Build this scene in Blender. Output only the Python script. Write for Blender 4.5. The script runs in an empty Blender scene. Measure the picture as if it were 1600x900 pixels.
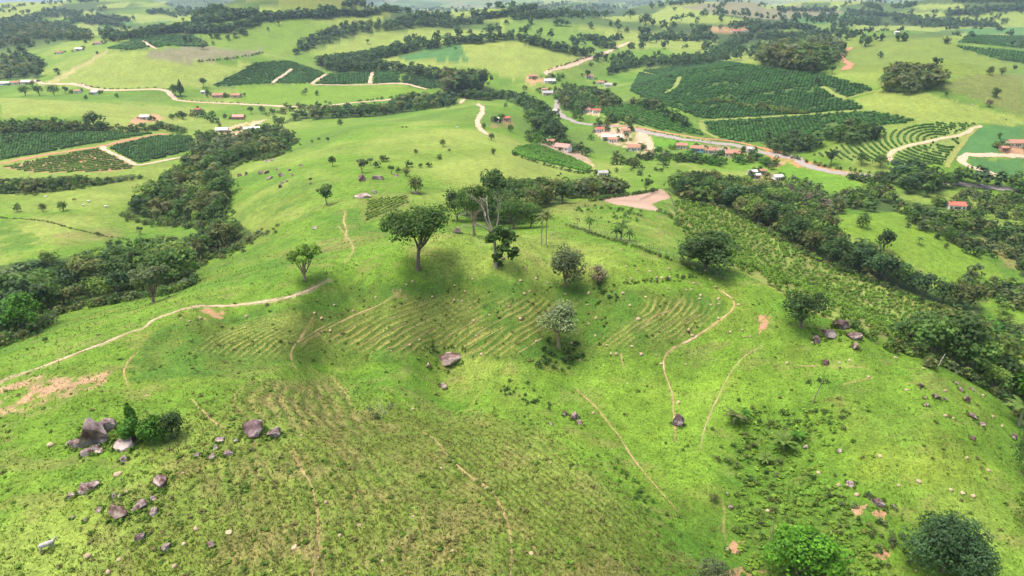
import bpy, math, random
import numpy as np

# ------------------------------------------------------------------ camera, sky, sun, exposure
HCAM = 120.0
PITCH = math.radians(22.4)
FPX = 1081.0                      # focal length in pixels of a 1600 x 900 frame
S = bpy.context.scene
C = S.collection
cam_d = bpy.data.cameras.new('camera')
cam = bpy.data.objects.new('camera', cam_d)
C.objects.link(cam)
cam.location = (0, 0, HCAM)
cam.rotation_euler = (math.pi / 2 - PITCH, 0, 0)
cam_d.sensor_width = 36.0
cam_d.lens = 36.0 * FPX / 1600.0
cam_d.clip_start = 1.0
cam_d.clip_end = 40000.0
S.camera = cam

SUN_DIR = (-0.30, 0.02, 0.95)     # towards the sun: high, from the left
_sl = math.sqrt(sum(c * c for c in SUN_DIR))
SUN_DIR = tuple(c / _sl for c in SUN_DIR)
W = bpy.data.worlds.new('World')
S.world = W
W.use_nodes = True
nt = W.node_tree
nt.nodes.clear()
wo = nt.nodes.new('ShaderNodeOutputWorld')
bg = nt.nodes.new('ShaderNodeBackground')
sky = nt.nodes.new('ShaderNodeTexSky')
sky.sky_type = 'NISHITA'
sky.sun_disc = False
sky.sun_elevation = math.asin(SUN_DIR[2])
sky.sun_rotation = math.atan2(SUN_DIR[0], SUN_DIR[1])
sky.air_density = 1.0
sky.dust_density = 7.0
sky.ozone_density = 1.0
bg.inputs['Strength'].default_value = 0.15
nt.links.new(sky.outputs[0], bg.inputs['Color'])
nt.links.new(bg.outputs[0], wo.inputs['Surface'])

sd = bpy.data.lights.new('sun', 'SUN')
sd.energy = 1.2
sd.angle = math.radians(20.0)
sd.color = (1.0, 0.94, 0.83)
sun = bpy.data.objects.new('sun', sd)
C.objects.link(sun)
from mathutils import Vector
sun.rotation_euler = Vector(SUN_DIR).to_track_quat('Z', 'Y').to_euler()
sun.location = (-300, 60, 500)

S.view_settings.view_transform = 'Standard'
S.view_settings.look = 'None'
S.view_settings.exposure = 0.98
S.view_settings.gamma = 1.0
S.view_settings.use_curve_mapping = False
S.render.engine = 'CYCLES'
cy = S.cycles
cy.max_bounces = 4
cy.diffuse_bounces = 2
cy.glossy_bounces = 1
cy.transmission_bounces = 2
cy.transparent_max_bounces = 4
cy.volume_bounces = 1
cy.use_denoising = True
cy.caustics_reflective = False
cy.caustics_refractive = False

# ------------------------------------------------------------------ the lie of the land
rng = np.random.default_rng(7)
SP, CP = math.sin(PITCH), math.cos(PITCH)

def ray(u, v):
    """direction of the sight line through photo point (u, v), scaled to dy = 1"""
    b = (450.0 - np.asarray(v, float)) / FPX
    dy = CP + b * SP
    return ((np.asarray(u, float) - 800.0) / FPX) / dy, (-SP + b * CP) / dy

def to_px(x, y, z):
    dz = z - HCAM
    f = y * CP - dz * SP
    return 800 + FPX * x / f, 450 - FPX * (y * SP + dz * CP) / f

# surveyed points: photo point and drop below the camera in metres
CTRL = [
 (-150,950,72),(200,950,67),(600,950,66),(1000,950,73),(1400,950,85),(1750,950,90),
 (-100,800,68),(100,800,66),(400,800,64.5),(700,800,66),(950,800,72),(1150,800,82),(1350,800,80),(1600,800,83),(1720,800,90),
 (-100,700,68),(100,700,65),(300,700,63.5),(500,700,65),(700,700,69.5),(900,700,76),(1080,700,80),(1190,700,82.5),(1400,700,77.5),(1570,700,83),(1700,700,95),
 (-150,640,69),(0,620,66.5),(200,620,64),(350,605,65),(450,590,67.4),(600,600,72.8),(800,610,76),(1000,620,78.5),(1200,620,78),(1400,620,76.5),(1550,645,81),
 (250,560,64.8),(350,540,66.5),(500,550,71.8),(700,550,76),(900,550,74.8),(1100,550,75),(1280,550,73),
 (0,585,66.8),(150,535,64.5),(300,485,62.4),(450,460,61.5),(515,437,61.3),
 (400,510,65.6),(550,500,68.6),(470,487,63.9),(570,468,65.2),(700,447,64.2),(850,442,64.4),(480,562,70.8),(700,490,68.8),(900,480,68.4),(1050,490,69),(1200,500,69.2),
 (620,425,60.2),(700,412,59.6),(800,412,59.8),(950,412,61.6),(1050,428,63.6),(1150,455,66.6),(1250,490,69),(1340,525,71.2),(1450,578,75),(1550,640,80.5),(1600,675,85),
 (1400,520,90),(1500,560,97),(1600,610,101),(1720,650,106),
 (0,530,79),(0,480,95),(0,430,105),(-150,520,98),(-150,440,108),
 (150,490,79),(280,452,78),(200,435,96),(350,422,80),(420,380,84),(350,372,100),
 (540,370,68),(500,402,66.5),(620,370,67),(540,320,75),(620,300,76),
 (750,370,65),(850,372,65),(950,375,66.5),(1050,392,71),
 (800,330,77),(950,340,73),(1000,315,82),(1050,322,84),(1100,360,86),(1200,420,93),(1300,470,96),(1250,380,105),(1350,430,109),(1450,470,112),(1550,490,115),
 (1200,320,108),(1350,350,107),(1450,380,110),(1550,400,116),(1600,450,117),(1750,450,118),
 (1400,300,113),(1550,330,116),(1750,330,116),
 (100,350,106),(50,320,108),(200,310,108),(280,330,112),(280,290,112),(100,385,104),(180,420,106),(-150,350,108),
 (350,300,98),(430,270,88),(420,320,86),
 (500,260,82),(600,250,80),(700,270,80),(800,260,84),(650,220,82),(780,220,86),(550,200,90),(700,182,88),(790,165,92),(460,235,94),(850,240,99),(900,290,95),(980,270,104),(1050,260,108),
 (900,220,112),(1000,220,113),(1130,240,113),(1250,255,113),(1400,275,113),(1590,295,115),(1750,290,114),
 (350,205,115),(420,215,114),(480,180,116),(600,172,116),(720,155,114),(830,180,112),(870,160,112),
 (150,240,107),(50,230,106),(250,215,110),(100,200,104),(100,165,106),(0,160,106),(250,175,114),(-150,230,108),(-150,160,108),
 (120,140,112),(330,155,114),(500,160,112),(0,135,113),
 (1000,190,105),(1100,200,103),(1150,170,98),(1250,160,94),(1200,120,92),(1370,145,87),(1300,210,104),(1400,220,104),(1500,200,98),(1480,155,84),(1400,143,83),(1600,190,95),(1450,120,92),(1550,135,86),(1750,190,96),(1750,130,88),
 (1400,80,80),(1550,90,82),(1750,90,84),
 (400,115,98),(550,125,104),(650,135,108),(600,145,111),
 (160,100,86),(250,95,82),(100,120,101),(300,125,101),
 (750,120,104),(720,72,73),(850,82,78),(900,105,96),(600,97,95),
 (930,130,110),(980,115,104),(1050,90,85),(1150,70,80),
 (400,45,52),(450,34,40),(400,75,80),(550,60,71),(800,45,60),(950,50,66),(1150,45,58),(1300,55,70),(1550,45,56),
 (200,55,66),(50,90,92),(50,50,57),(-150,90,95),(-150,50,60),(1750,45,58),
]
# far ground: photo point and distance
FARP = [(u, 30, 2600) for u in (-200, 100, 400, 700, 1000, 1300, 1600, 1800)] + \
       [(u, 20, 3600) for u in (-200, 250, 550, 850, 1150, 1450, 1800)] + \
       [(u, 12, 5200) for u in (500, 800, 1100, 1400, 1700)] + \
       [(u, -8, 8200) for u in (480, 800, 1100, 1400, 1700)] + \
       [(200, 8, 4600), (330, -8, 4600), (150, -2, 5600), (260, -26, 7000), (400, -16, 7500), (70, 13, 7500), (0, 17, 7000), (-200, 18, 7000), (0, 13.5, 8800), (-250, 13, 8800)]

_cx, _cy, _cz = [], [], []
for u, v, d in CTRL:
    rx, rz = ray(u, v)
    y = -d / rz
    _cx.append(rx * y); _cy.append(y); _cz.append(HCAM - d)
for u, v, y in FARP:
    rx, rz = ray(u, v)
    _cx.append(rx * y); _cy.append(y); _cz.append(HCAM + rz * y)
for x, y, z in [(-70, -15, 55), (0, -15, 56), (70, -15, 42), (-60, 20, 54), (0, 20, 54), (70, 20, 44)]:
    _cx.append(x); _cy.append(y); _cz.append(z)
_cx, _cy, _cz = map(np.array, (_cx, _cy, _cz))
Y0 = 28.0
def warp(x, y):
    return x / (y + Y0) * 2.2, np.log(y + Y0)
_wa, _wl = warp(_cx, _cy)
def _ker(r2):
    return 0.5 * r2 * np.log(r2 + 1e-9)
_n = len(_wa)
_K = _ker((_wa[:, None] - _wa) ** 2 + (_wl[:, None] - _wl) ** 2) + np.eye(_n) * 4e-4
_P = np.stack([np.ones(_n), _wa, _wl], 1)
_sol = np.linalg.solve(np.block([[_K, _P], [_P.T, np.zeros((3, 3))]]), np.concatenate([_cz, np.zeros(3)]))

def rbf(x, y):
    a, l = warp(x, y)
    out = _sol[_n] + _sol[_n + 1] * a + _sol[_n + 2] * l
    for i in range(_n):
        out = out + _sol[i] * _ker((a - _wa[i]) ** 2 + (l - _wl[i]) ** 2)
    return out

def vnoise(x, y, seed=0):
    """smooth value noise in [-1, 1], one cell per unit"""
    xi, yi = np.floor(x), np.floor(y)
    fx, fy = x - xi, y - yi
    fx = fx * fx * (3 - 2 * fx); fy = fy * fy * (3 - 2 * fy)
    def h(i, j):
        k = (i.astype(np.int64) * 374761393 + j.astype(np.int64) * 668265263 + seed * 974634777) & 0x7fffffff
        k = ((k ^ (k >> 13)) * 1274126177) & 0x7fffffff
        k = k ^ (k >> 16)
        return (k & 0xffff) / 32767.5 - 1
    a = h(xi, yi) * (1 - fx) + h(xi + 1, yi) * fx
    b = h(xi, yi + 1) * (1 - fx) + h(xi + 1, yi + 1) * fx
    return a * (1 - fy) + b * fy

def fbm(x, y, seed=0, octv=4):
    s, amp, tot = 0, 1.0, 0
    for k in range(octv):
        s = s + amp * vnoise(x * 2 ** k + 17.3 * k, y * 2 ** k - 9.1 * k, seed + k)
        tot += amp; amp *= 0.55
    return s / tot

def sstep(a, b, x):
    t = np.clip((x - a) / (b - a), 0, 1)
    return t * t * (3 - 2 * t)

# grid of the ground sheet: columns of constant x / (y + Y0), rows finer near the camera
_core = (np.linspace(-130, 1730, 850) - 800) / FPX
A = np.concatenate([np.linspace(-4.2, _core[0] * 1.0 - 0.06, 14), _core, np.linspace(_core[-1] + 0.06, 4.2, 14)])
_rows = []
for v in np.arange(1075, 56, -1.65):
    _rows.append(-78.0 / ray(0, v)[1])
_yl = _rows[-1]
_rows += list(np.geomspace(_yl, 9500, 190)[1:])
YR = np.concatenate([[-20, -10, 0, 15, 30, 45, 55], [r for r in _rows if r > 58], [11000, 14000, 20000, 30000]])
LR = np.log(YR + Y0)
GA, GY = np.meshgrid(A, YR)
GX = GA * (GY + Y0)

def _base_at(u, v):
    rx, rz = ray(u, v); lo, hi = 150.0, 6000.0
    ys = np.geomspace(lo, hi, 400); z = rbf(rx * ys, ys)
    k = int(np.argmax(HCAM + rz * ys < z)); return float(rx * ys[k]), float(ys[k])
# rounded hills: photo point of the middle, radius and height in metres
DOMES = [(*_base_at(u, v), r_, h_) for u, v, r_, h_ in [(445,58,230,52),(250,112,150,32),(750,98,210,38),(880,52,240,34),(1440,165,110,14),(1530,150,120,16),(1400,88,190,32),(1190,135,190,26),(1540,34,300,50),(425,115,110,12),(90,168,130,9),(620,55,260,38),(1080,30,320,48),(1300,28,320,48),(150,30,420,60),(700,20,450,45),(950,18,420,40),(300,62,220,20),(1410,232,85,13),(1370,370,60,5),(30,110,200,18)]]
def land(x, y):
    yc = np.clip(y, -20, 9200)
    xc = np.clip(x / (y + Y0), -1.3, 1.3) * (yc + Y0)
    z = rbf(xc, yc)
    n1 = fbm(x / 620, y / 620, 3, 3) * sstep(1000, 2600, y) * 75
    n2 = fbm(x / 240, y / 240, 9, 2) * sstep(480, 1300, y) * 9.0
    n3 = fbm(x / 11, y / 11, 5, 3) * 0.38 * sstep(900, 300, y)
    n4 = fbm(x / 2.4, y / 2.4, 12, 2) * 0.10 * sstep(300, 130, y)
    n5 = fbm(x / 1600, y / 1600, 21, 3) * sstep(3000, 6500, y) * 110 * sstep(-0.66, -0.5, x / (np.abs(y) + 1))
    far = sstep(9000, 14000, y) * -60
    for hx, hy, r_, h_ in DOMES:
        z = z + h_ * np.exp(-(((x - hx) / r_) ** 2 + ((y - hy) / (r_ * 0.9)) ** 2) ** 1.3)
    return z + n1 + n2 + n3 + n4 + n5 + far

GZ = land(GX, GY)

def ground_z(x, y):
    """height of the ground sheet at (x, y)"""
    x = np.asarray(x, float); y = np.asarray(y, float)
    a = x / (y + Y0)
    j = np.clip(np.searchsorted(A, a) - 1, 0, len(A) - 2)
    i = np.clip(np.searchsorted(YR, y) - 1, 0, len(YR) - 2)
    ta = np.clip((a - A[j]) / (A[j + 1] - A[j]), 0, 1)
    ti = np.clip((y - YR[i]) / (YR[i + 1] - YR[i]), 0, 1)
    return (GZ[i, j] * (1 - ta) + GZ[i, j + 1] * ta) * (1 - ti) + (GZ[i + 1, j] * (1 - ta) + GZ[i + 1, j + 1] * ta) * ti

_YS = np.geomspace(58, 9300, 650)
def ground_at(pts):
    """where the sight lines through the photo points meet the ground: (x, y, z) rows"""
    pts = np.atleast_2d(np.asarray(pts, float))
    out = np.zeros((len(pts), 3))
    for s in range(0, len(pts), 300):
        p = pts[s:s + 300]
        rx, rz = ray(p[:, 0], p[:, 1])
        X = rx[:, None] * _YS; Z = HCAM + rz[:, None] * _YS
        below = Z < ground_z(X, np.broadcast_to(_YS, X.shape))
        k = np.argmax(below, 1)
        k = np.where(below.any(1), k, len(_YS) - 1)
        lo, hi = _YS[np.maximum(k - 1, 0)], _YS[k]
        for _ in range(12):
            m = (lo + hi) / 2
            bl = HCAM + rz * m < ground_z(rx * m, m)
            hi = np.where(bl, m, hi); lo = np.where(bl, lo, m)
        y = (lo + hi) / 2
        out[s:s + 300] = np.stack([rx * y, y, ground_z(rx * y, y)], 1)
    return out

def dense(poly, step=6.0, closed=False):
    p = np.asarray(poly, float)
    if closed:
        p = np.vstack([p, p[:1]])
    out = []
    for a, b in zip(p[:-1], p[1:]):
        n = max(1, int(np.hypot(*(b - a)) / step))
        out.append(a + (b - a) * (np.arange(n) / n)[:, None])
    if not closed:
        out.append(p[-1:])
    return np.vstack(out)

def smooth_line(poly, step=4.0):
    """Catmull-Rom through the photo points"""
    p = np.asarray(poly, float)
    q = np.vstack([2 * p[0] - p[1], p, 2 * p[-1] - p[-2]])
    out = []
    for i in range(len(p) - 1):
        a, b, c, d = q[i:i + 4]
        n = max(2, int(np.hypot(*(c - b)) / step))
        t = (np.arange(n) / n)[:, None]
        out.append(0.5 * (2 * b + (c - a) * t + (2 * a - 5 * b + 4 * c - d) * t ** 2 + (3 * b - a - 3 * c + d) * t ** 3))
    out.append(p[-1:])
    return np.vstack(out)

def plot(poly):
    """outline on the ground (world x, y) of a field seen in the photo"""
    return ground_at(dense(poly, 6, True))[:, :2]

def inside(poly, x, y):
    x = np.asarray(x); y = np.asarray(y)
    res = np.zeros(x.shape, bool)
    bb = (x >= poly[:, 0].min()) & (x <= poly[:, 0].max()) & (y >= poly[:, 1].min()) & (y <= poly[:, 1].max())
    if not bb.any():
        return res
    px, py = x[bb], y[bb]
    r = np.zeros(px.shape, bool)
    x1, y1 = poly[-1]
    for x2, y2 in poly:
        if y1 != y2:
            c = (y1 > py) != (y2 > py)
            r ^= c & (px < (x2 - x1) * (py - y1) / (y2 - y1) + x1)
        x1, y1 = x2, y2
    res[bb] = r
    return res

# ------------------------------------------------------------------ helpers
def tag(o, label=None, cat=None, group=None, kind=None):
    if label: o['label'] = label
    if cat: o['category'] = cat
    if group: o['group'] = group
    if kind: o['kind'] = kind
    return o

def link(name, me, parent=None):
    o = bpy.data.objects.new(name, me)
    C.objects.link(o)
    if parent is not None:
        o.parent = parent
    return o

def empty(name, loc, rz=0.0, scale=1.0):
    o = bpy.data.objects.new(name, None)
    o.empty_display_size = 0.5
    C.objects.link(o)
    o.location = loc
    o.rotation_euler = (0, 0, rz)
    o.scale = (scale,) * 3 if not isinstance(scale, tuple) else scale
    return o

class MB:
    """collects faces, builds one mesh"""
    def __init__(self):
        self.v, self.f, self.c, self.n = [], [], [], 0
    def add(self, verts, faces, col=None):
        verts = np.asarray(verts, float).reshape(-1, 3)
        faces = np.asarray(faces, int)
        self.v.append(verts); self.f.append(faces + self.n)
        if col is not None:
            col = np.asarray(col, float)
            if col.ndim == 1:
                col = np.tile(col, (len(verts), 1))
            self.c.append(col)
        self.n += len(verts)
        return self
    def mesh(self, name, mat, smooth=False):
        v = np.vstack(self.v)
        counts = np.concatenate([np.full(len(f), f.shape[1]) for f in self.f if len(f)])
        loops = np.concatenate([f.ravel() for f in self.f if len(f)])
        me = bpy.data.meshes.new(name)
        me.vertices.add(len(v)); me.vertices.foreach_set('co', v.astype(np.float32).ravel())
        me.loops.add(len(loops)); me.loops.foreach_set('vertex_index', loops.astype(np.int32))
        me.polygons.add(len(counts))
        me.polygons.foreach_set('loop_start', np.concatenate([[0], np.cumsum(counts)[:-1]]).astype(np.int32))
        me.polygons.foreach_set('loop_total', counts.astype(np.int32))
        me.polygons.foreach_set('use_smooth', np.full(len(counts), smooth))
        if self.c:
            c = np.vstack(self.c)
            if c.shape[1] == 3:
                c = np.hstack([c, np.ones((len(c), 1))])
            at = me.color_attributes.new('tint', 'FLOAT_COLOR', 'POINT')
            at.data.foreach_set('color', c.astype(np.float32).ravel())
        me.update(calc_edges=True)
        if mat is not None:
            me.materials.append(mat)
        return me
    def box(self, x0, x1, y0, y1, z0, z1, col=None):
        v = [(x0,y0,z0),(x1,y0,z0),(x1,y1,z0),(x0,y1,z0),(x0,y0,z1),(x1,y0,z1),(x1,y1,z1),(x0,y1,z1)]
        return self.add(v, [(0,3,2,1),(4,5,6,7),(0,1,5,4),(1,2,6,5),(2,3,7,6),(3,0,4,7)], col)
    def tube(self, pts, rad, sides=7, col=None, cap=True):
        pts = np.asarray(pts, float); n = len(pts)
        rad = np.broadcast_to(np.asarray(rad, float), (n,))
        t = np.gradient(pts, axis=0)
        t /= np.linalg.norm(t, axis=1)[:, None] + 1e-9
        ref = np.where(np.abs(t[:, 2:3]) > 0.9, np.array([[1.0, 0, 0]]), np.array([[0, 0, 1.0]]))
        a = np.cross(t, ref); a /= np.linalg.norm(a, axis=1)[:, None] + 1e-9
        b = np.cross(t, a)
        ang = np.arange(sides) * 2 * math.pi / sides
        v = pts[:, None] + rad[:, None, None] * (np.cos(ang)[None, :, None] * a[:, None] + np.sin(ang)[None, :, None] * b[:, None])
        f = [(i * sides + k, i * sides + (k + 1) % sides, (i + 1) * sides + (k + 1) % sides, (i + 1) * sides + k) for i in range(n - 1) for k in range(sides)]
        self.add(v.reshape(-1, 3), f, col)
        return self

# ------------------------------------------------------------------ materials
def new_mat(name):
    m = bpy.data.materials.new(name)
    m.use_nodes = True
    n = m.node_tree.nodes; l = m.node_tree.links
    b = n['Principled BSDF']
    b.inputs['Roughness'].default_value = 0.9
    b.inputs['Specular IOR Level'].default_value = 0.15
    return m, n, l, b

def noise(n, l, scale, detail=3, rough=0.55, vec=None):
    t = n.new('ShaderNodeTexNoise')
    t.inputs['Scale'].default_value = scale
    t.inputs['Detail'].default_value = detail
    t.inputs['Roughness'].default_value = rough
    if vec is not None:
        l.new(vec, t.inputs['Vector'])
    return t.outputs['Fac']

def mrange(n, l, src, a, b, c, d, clamp=True):
    m = n.new('ShaderNodeMapRange')
    m.clamp = clamp
    for k, x in zip(('From Min', 'From Max', 'To Min', 'To Max'), (a, b, c, d)):
        m.inputs[k].default_value = x
    l.new(src, m.inputs['Value'])
    return m.outputs['Result']

def math_(n, l, op, a, b):
    m = n.new('ShaderNodeMath'); m.operation = op
    for k, x in enumerate((a, b)):
        if isinstance(x, (int, float)): m.inputs[k].default_value = x
        else: l.new(x, m.inputs[k])
    return m.outputs[0]

def mixc(n, l, fac, a, b, mode='MIX'):
    m = n.new('ShaderNodeMix'); m.data_type = 'RGBA'; m.blend_type = mode
    for k, x in ((0, fac), (6, a), (7, b)):
        if isinstance(x, (int, float)): m.inputs[k].default_value = x
        elif isinstance(x, tuple): m.inputs[k].default_value = tuple(x) + (1,) * (4 - len(x))
        else: l.new(x, m.inputs[k])
    return m.outputs[2]

def attr(n, name='tint'):
    a = n.new('ShaderNodeAttribute'); a.attribute_name = name
    return a

def scaled(n, l, col, fac):
    """colour times a grey value"""
    v = n.new('ShaderNodeVectorMath'); v.operation = 'SCALE'
    l.new(col, v.inputs[0]); l.new(fac, v.inputs['Scale'])
    return v.outputs[0]

def bump(n, l, b, h, strength=0.4, dist=0.2):
    bp = n.new('ShaderNodeBump')
    bp.inputs['Strength'].default_value = strength
    bp.inputs['Distance'].default_value = dist
    l.new(h, bp.inputs['Height'])
    l.new(bp.outputs[0], b.inputs['Normal'])

# ground: cover colour of the sheet, mottled by tufts of three sizes
M = {}
m, n, l, b = new_mat('ground')
geo = n.new('ShaderNodeNewGeometry').outputs['Position']
ca = attr(n)
n1 = noise(n, l, 0.045, 4, 0.6, geo); n2 = noise(n, l, 0.35, 4, 0.6, geo); n3 = noise(n, l, 2.2, 3, 0.6, geo)
f1 = mrange(n, l, n1, 0.3, 0.7, 0.86, 1.14); f2 = mrange(n, l, n2, 0.28, 0.72, 0.72, 1.26); f3 = mrange(n, l, n3, 0.28, 0.72, 0.6, 1.38)
fine = math_(n, l, 'MULTIPLY', f2, f3)
st = mrange(n, l, ca.outputs['Alpha'], 0, 1, 0, 1)
fm = n.new('ShaderNodeMix'); fm.data_type = 'FLOAT'
l.new(st, fm.inputs[0]); fm.inputs[2].default_value = 1.0; l.new(fine, fm.inputs[3])
tot = math_(n, l, 'MULTIPLY', fm.outputs[0], f1)
c0 = scaled(n, l, ca.outputs['Color'], tot)
# slight hue drift, yellower on some patches
nh = noise(n, l, 0.11, 3, 0.6, geo)
hf = mrange(n, l, nh, 0.38, 0.7, 0.0, 0.32)
yel = mixc(n, l, 1.0, c0, (1.22, 1.0, 0.9), 'MULTIPLY')
c1 = mixc(n, l, hf, c0, yel)
l.new(c1, b.inputs['Base Color'])
bump(n, l, b, n3, 0.6, 0.35)
M['ground'] = m

def attr_mat(name, rough=0.9, scale=1.0, lo=0.75, hi=1.25, bump_s=0.3, bump_d=0.1, objcol=False):
    m, n, l, b = new_mat(name)
    b.inputs['Roughness'].default_value = rough
    geo = n.new('ShaderNodeTexCoord').outputs['Object'] if objcol else n.new('ShaderNodeNewGeometry').outputs['Position']
    nn = noise(n, l, scale, 5, 0.6, geo)
    f = mrange(n, l, nn, 0.28, 0.72, lo, hi)
    src = attr(n).outputs['Color']
    if objcol:
        oi = n.new('ShaderNodeObjectInfo')
        src = mixc(n, l, 1.0, src, oi.outputs['Color'], 'MULTIPLY')
    l.new(scaled(n, l, src, f), b.inputs['Base Color'])
    if bump_s: bump(n, l, b, nn, bump_s, bump_d)
    return m
M['track'] = attr_mat('bare_earth', 0.95, 0.8, 0.7, 1.25, 0.4, 0.15)
M['house'] = attr_mat('painted_render', 0.85, 0.6, 0.85, 1.1, 0.1, 0.02)
M['bark'] = attr_mat('bark', 0.95, 1.6, 0.65, 1.25, 0.6, 0.06, True)
M['mound'] = attr_mat('termite_earth', 0.95, 2.6, 0.7, 1.2, 0.7, 0.08, True)

def leaf_mat(name, transl=0.38):
    m, n, l, b = new_mat(name)
    at = attr(n); oi = n.new('ShaderNodeObjectInfo')
    col = mixc(n, l, 1.0, at.outputs['Color'], oi.outputs['Color'], 'MULTIPLY')
    b.inputs['Roughness'].default_value = 0.6
    b.inputs['Specular IOR Level'].default_value = 0.2
    l.new(col, b.inputs['Base Color'])
    tr = n.new('ShaderNodeBsdfTranslucent')
    tc = mixc(n, l, 1.0, col, (1.15, 1.2, 0.6), 'MULTIPLY')
    l.new(tc, tr.inputs['Color'])
    mx = n.new('ShaderNodeMixShader'); mx.inputs[0].default_value = transl
    l.new(b.outputs[0], mx.inputs[1]); l.new(tr.outputs[0], mx.inputs[2])
    l.new(mx.outputs[0], n['Material Output'].inputs['Surface'])
    return m
M['leaf'] = leaf_mat('leaves')

# weathered granite: grey with violet brown faces and pale lichen
m, n, l, b = new_mat('granite')
geo = n.new('ShaderNodeTexCoord').outputs['Object']
oi = n.new('ShaderNodeObjectInfo')
na = noise(n, l, 0.55, 5, 0.6, geo); nb = noise(n, l, 3.0, 4, 0.6, geo); nl = noise(n, l, 1.1, 6, 0.65, geo)
base = mixc(n, l, mrange(n, l, na, 0.40, 0.56, 0, 1), (0.105, 0.062, 0.056), (0.40, 0.345, 0.315))
base = mixc(n, l, 1.0, base, oi.outputs['Color'], 'MULTIPLY')
lich = mrange(n, l, nl, 0.56, 0.64, 0, 0.75)
base = mixc(n, l, lich, base, (0.42, 0.38, 0.34))
l.new(scaled(n, l, base, mrange(n, l, nb, 0.25, 0.75, 0.7, 1.25)), b.inputs['Base Color'])
bump(n, l, b, nb, 0.7, 0.12)
M['rock'] = m

# ------------------------------------------------------------------ ground cover (surface colours, with the shade of the hollow painted in)
PAST = (0.108, 0.206, 0.021); PALE = (0.205, 0.265, 0.055); ROUGH = (0.135, 0.165, 0.030); DRY = (0.215, 0.165, 0.075)
COFG = (0.065, 0.115, 0.028); FALL = (0.175, 0.175, 0.095); SOIL = (0.42, 0.235, 0.145); SAND = (0.50, 0.36, 0.235)
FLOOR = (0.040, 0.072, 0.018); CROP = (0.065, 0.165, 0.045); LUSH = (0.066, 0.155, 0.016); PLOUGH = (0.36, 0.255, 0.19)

X, Yv = GX.ravel(), GY.ravel()
jit = 0.0016 * (Yv + Y0)
Xj = X + jit * fbm(X / (6 * jit), Yv / (6 * jit), 40, 2) * 2.0
Yj = Yv + jit * 2.2 * fbm(X / (6 * jit), Yv / (6 * jit), 44, 2) * 2.0
col = np.tile(np.array(PAST), (len(X), 1))
mot = np.full(len(X), 1.0)
PAINTED = np.zeros(len(X), bool)
def blend(mask, c, amt=1.0):
    global col
    w = (np.asarray(mask, float) * amt)[:, None]
    col = col * (1 - w) + np.array(c) * w
# broad drift of the pasture
d1 = fbm(X / 60, Yv / 60, 51, 4)
blend(sstep(0.05, 0.5, d1), PALE, 0.7)
blend(sstep(0.05, 0.55, -d1), LUSH, 0.75)
d2 = fbm(X / 14, Yv / 14, 57, 4)
near = sstep(520, 220, Yv)
blend(sstep(0.1, 0.5, d2) * near, ROUGH, 0.35)
blend(sstep(0.15, 0.5, -d2) * near, LUSH, 0.7)

d3 = fbm(X / 6, Yv / 3.5, 59, 4)
blend(sstep(0.12, 0.5, d3) * near, DRY, 0.30)
d4 = fbm(X / 120, Yv / 120, 63, 3)
blend(sstep(0.0, 0.5, d4) * sstep(250, 500, Yv), PALE, 0.7)
blend(sstep(0.05, 0.5, -d4) * sstep(250, 500, Yv), (0.095, 0.165, 0.028), 0.7)

def paint(poly, c, amt=1.0, mottle=None, patch=None, soft=0):
    P = plot(poly)
    k = inside(P, Xj, Yj)
    w = k.astype(float)
    if soft:
        # fade towards the outline
        idx = np.where(k)[0]
        d = np.full(len(idx), 1e9)
        for p in P[::2]:
            d = np.minimum(d, (X[idx] - p[0]) ** 2 + (Yv[idx] - p[1]) ** 2)
        d = np.sqrt(d)
        w[idx] = sstep(0, soft, d + soft * 0.35 * fbm(X[idx] / soft, Yv[idx] / soft, 61, 3))
    if patch:
        sc, lo, hi, sd_ = patch
        w = w * sstep(lo, hi, fbm(X / sc, Yv / sc, sd_, 4))
    blend(w, c, amt)
    PAINTED[k] = True
    if mottle is not None:
        mot[k] = mottle
    return P

# the rough spur nearest the camera: weeds, dry tufts
SPUR = [(60,1000),(180,760),(300,640),(380,590),(480,575),(560,590),(680,640),(820,640),(900,690),(960,750),(1050,840),(1110,930),(1100,1000)]
paint(SPUR, (0.118,0.168,0.028), 0.8, None, None, 11)
paint(SPUR, DRY, 0.42, None, (7.0, -0.05, 0.4, 71), 9)
paint([(330,620),(380,592),(480,580),(560,600),(520,640),(420,650)], DRY, 0.55, None, (4.0, -0.2, 0.3, 73), 5)
paint([(250,1000),(420,760),(700,740),(830,830),(860,1000)], DRY, 0.4, None, (3.0, -0.1, 0.35, 72), 10)
# terraced hollow: greener weed, with the shade of the steep face put into its colour
paint([(260,545),(380,490),(520,455),(640,440),(800,430),(1000,450),(1100,470),(1120,500),(1040,550),(900,560),(750,555),(560,570),(430,570),(300,590)], LUSH, 0.85, None, (9, -0.45, 0.1, 74), 6)
paint([(430,470),(620,450),(850,440),(860,540),(620,545),(470,520)], ROUGH, 0.55, None, (6, -0.2, 0.3, 75), 8)
BOWL = [(195,600),(205,560),(240,514),(290,494),(345,489),(400,482),(455,471),(508,449),(560,440),(640,436),(760,428),(860,440),(980,446),(1090,452),(1140,470),(1138,495),(1080,535),(1030,560),(960,562),(900,566),(800,572),(700,560),(600,572),(540,580),(440,572),(330,592)]
paint(BOWL, (0.062,0.138,0.018), 0.92, None, None, 2.5)  # dark green cover that also carries the shade of the bowl
paint(BOWL, ROUGH, 0.45, None, (7, -0.25, 0.3, 78), 3)
# bright bottom between the spurs
paint([(880,560),(1040,560),(1250,560),(1280,620),(1150,660),(1160,780),(1120,820),(1060,790),(980,700),(900,620)], (0.15,0.265,0.028), 0.7, None, None, 9)
paint([(1290,700),(1420,680),(1560,700),(1590,760),(1480,790),(1300,760)], (0.17,0.255,0.03), 0.8, None, None, 7)
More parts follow.
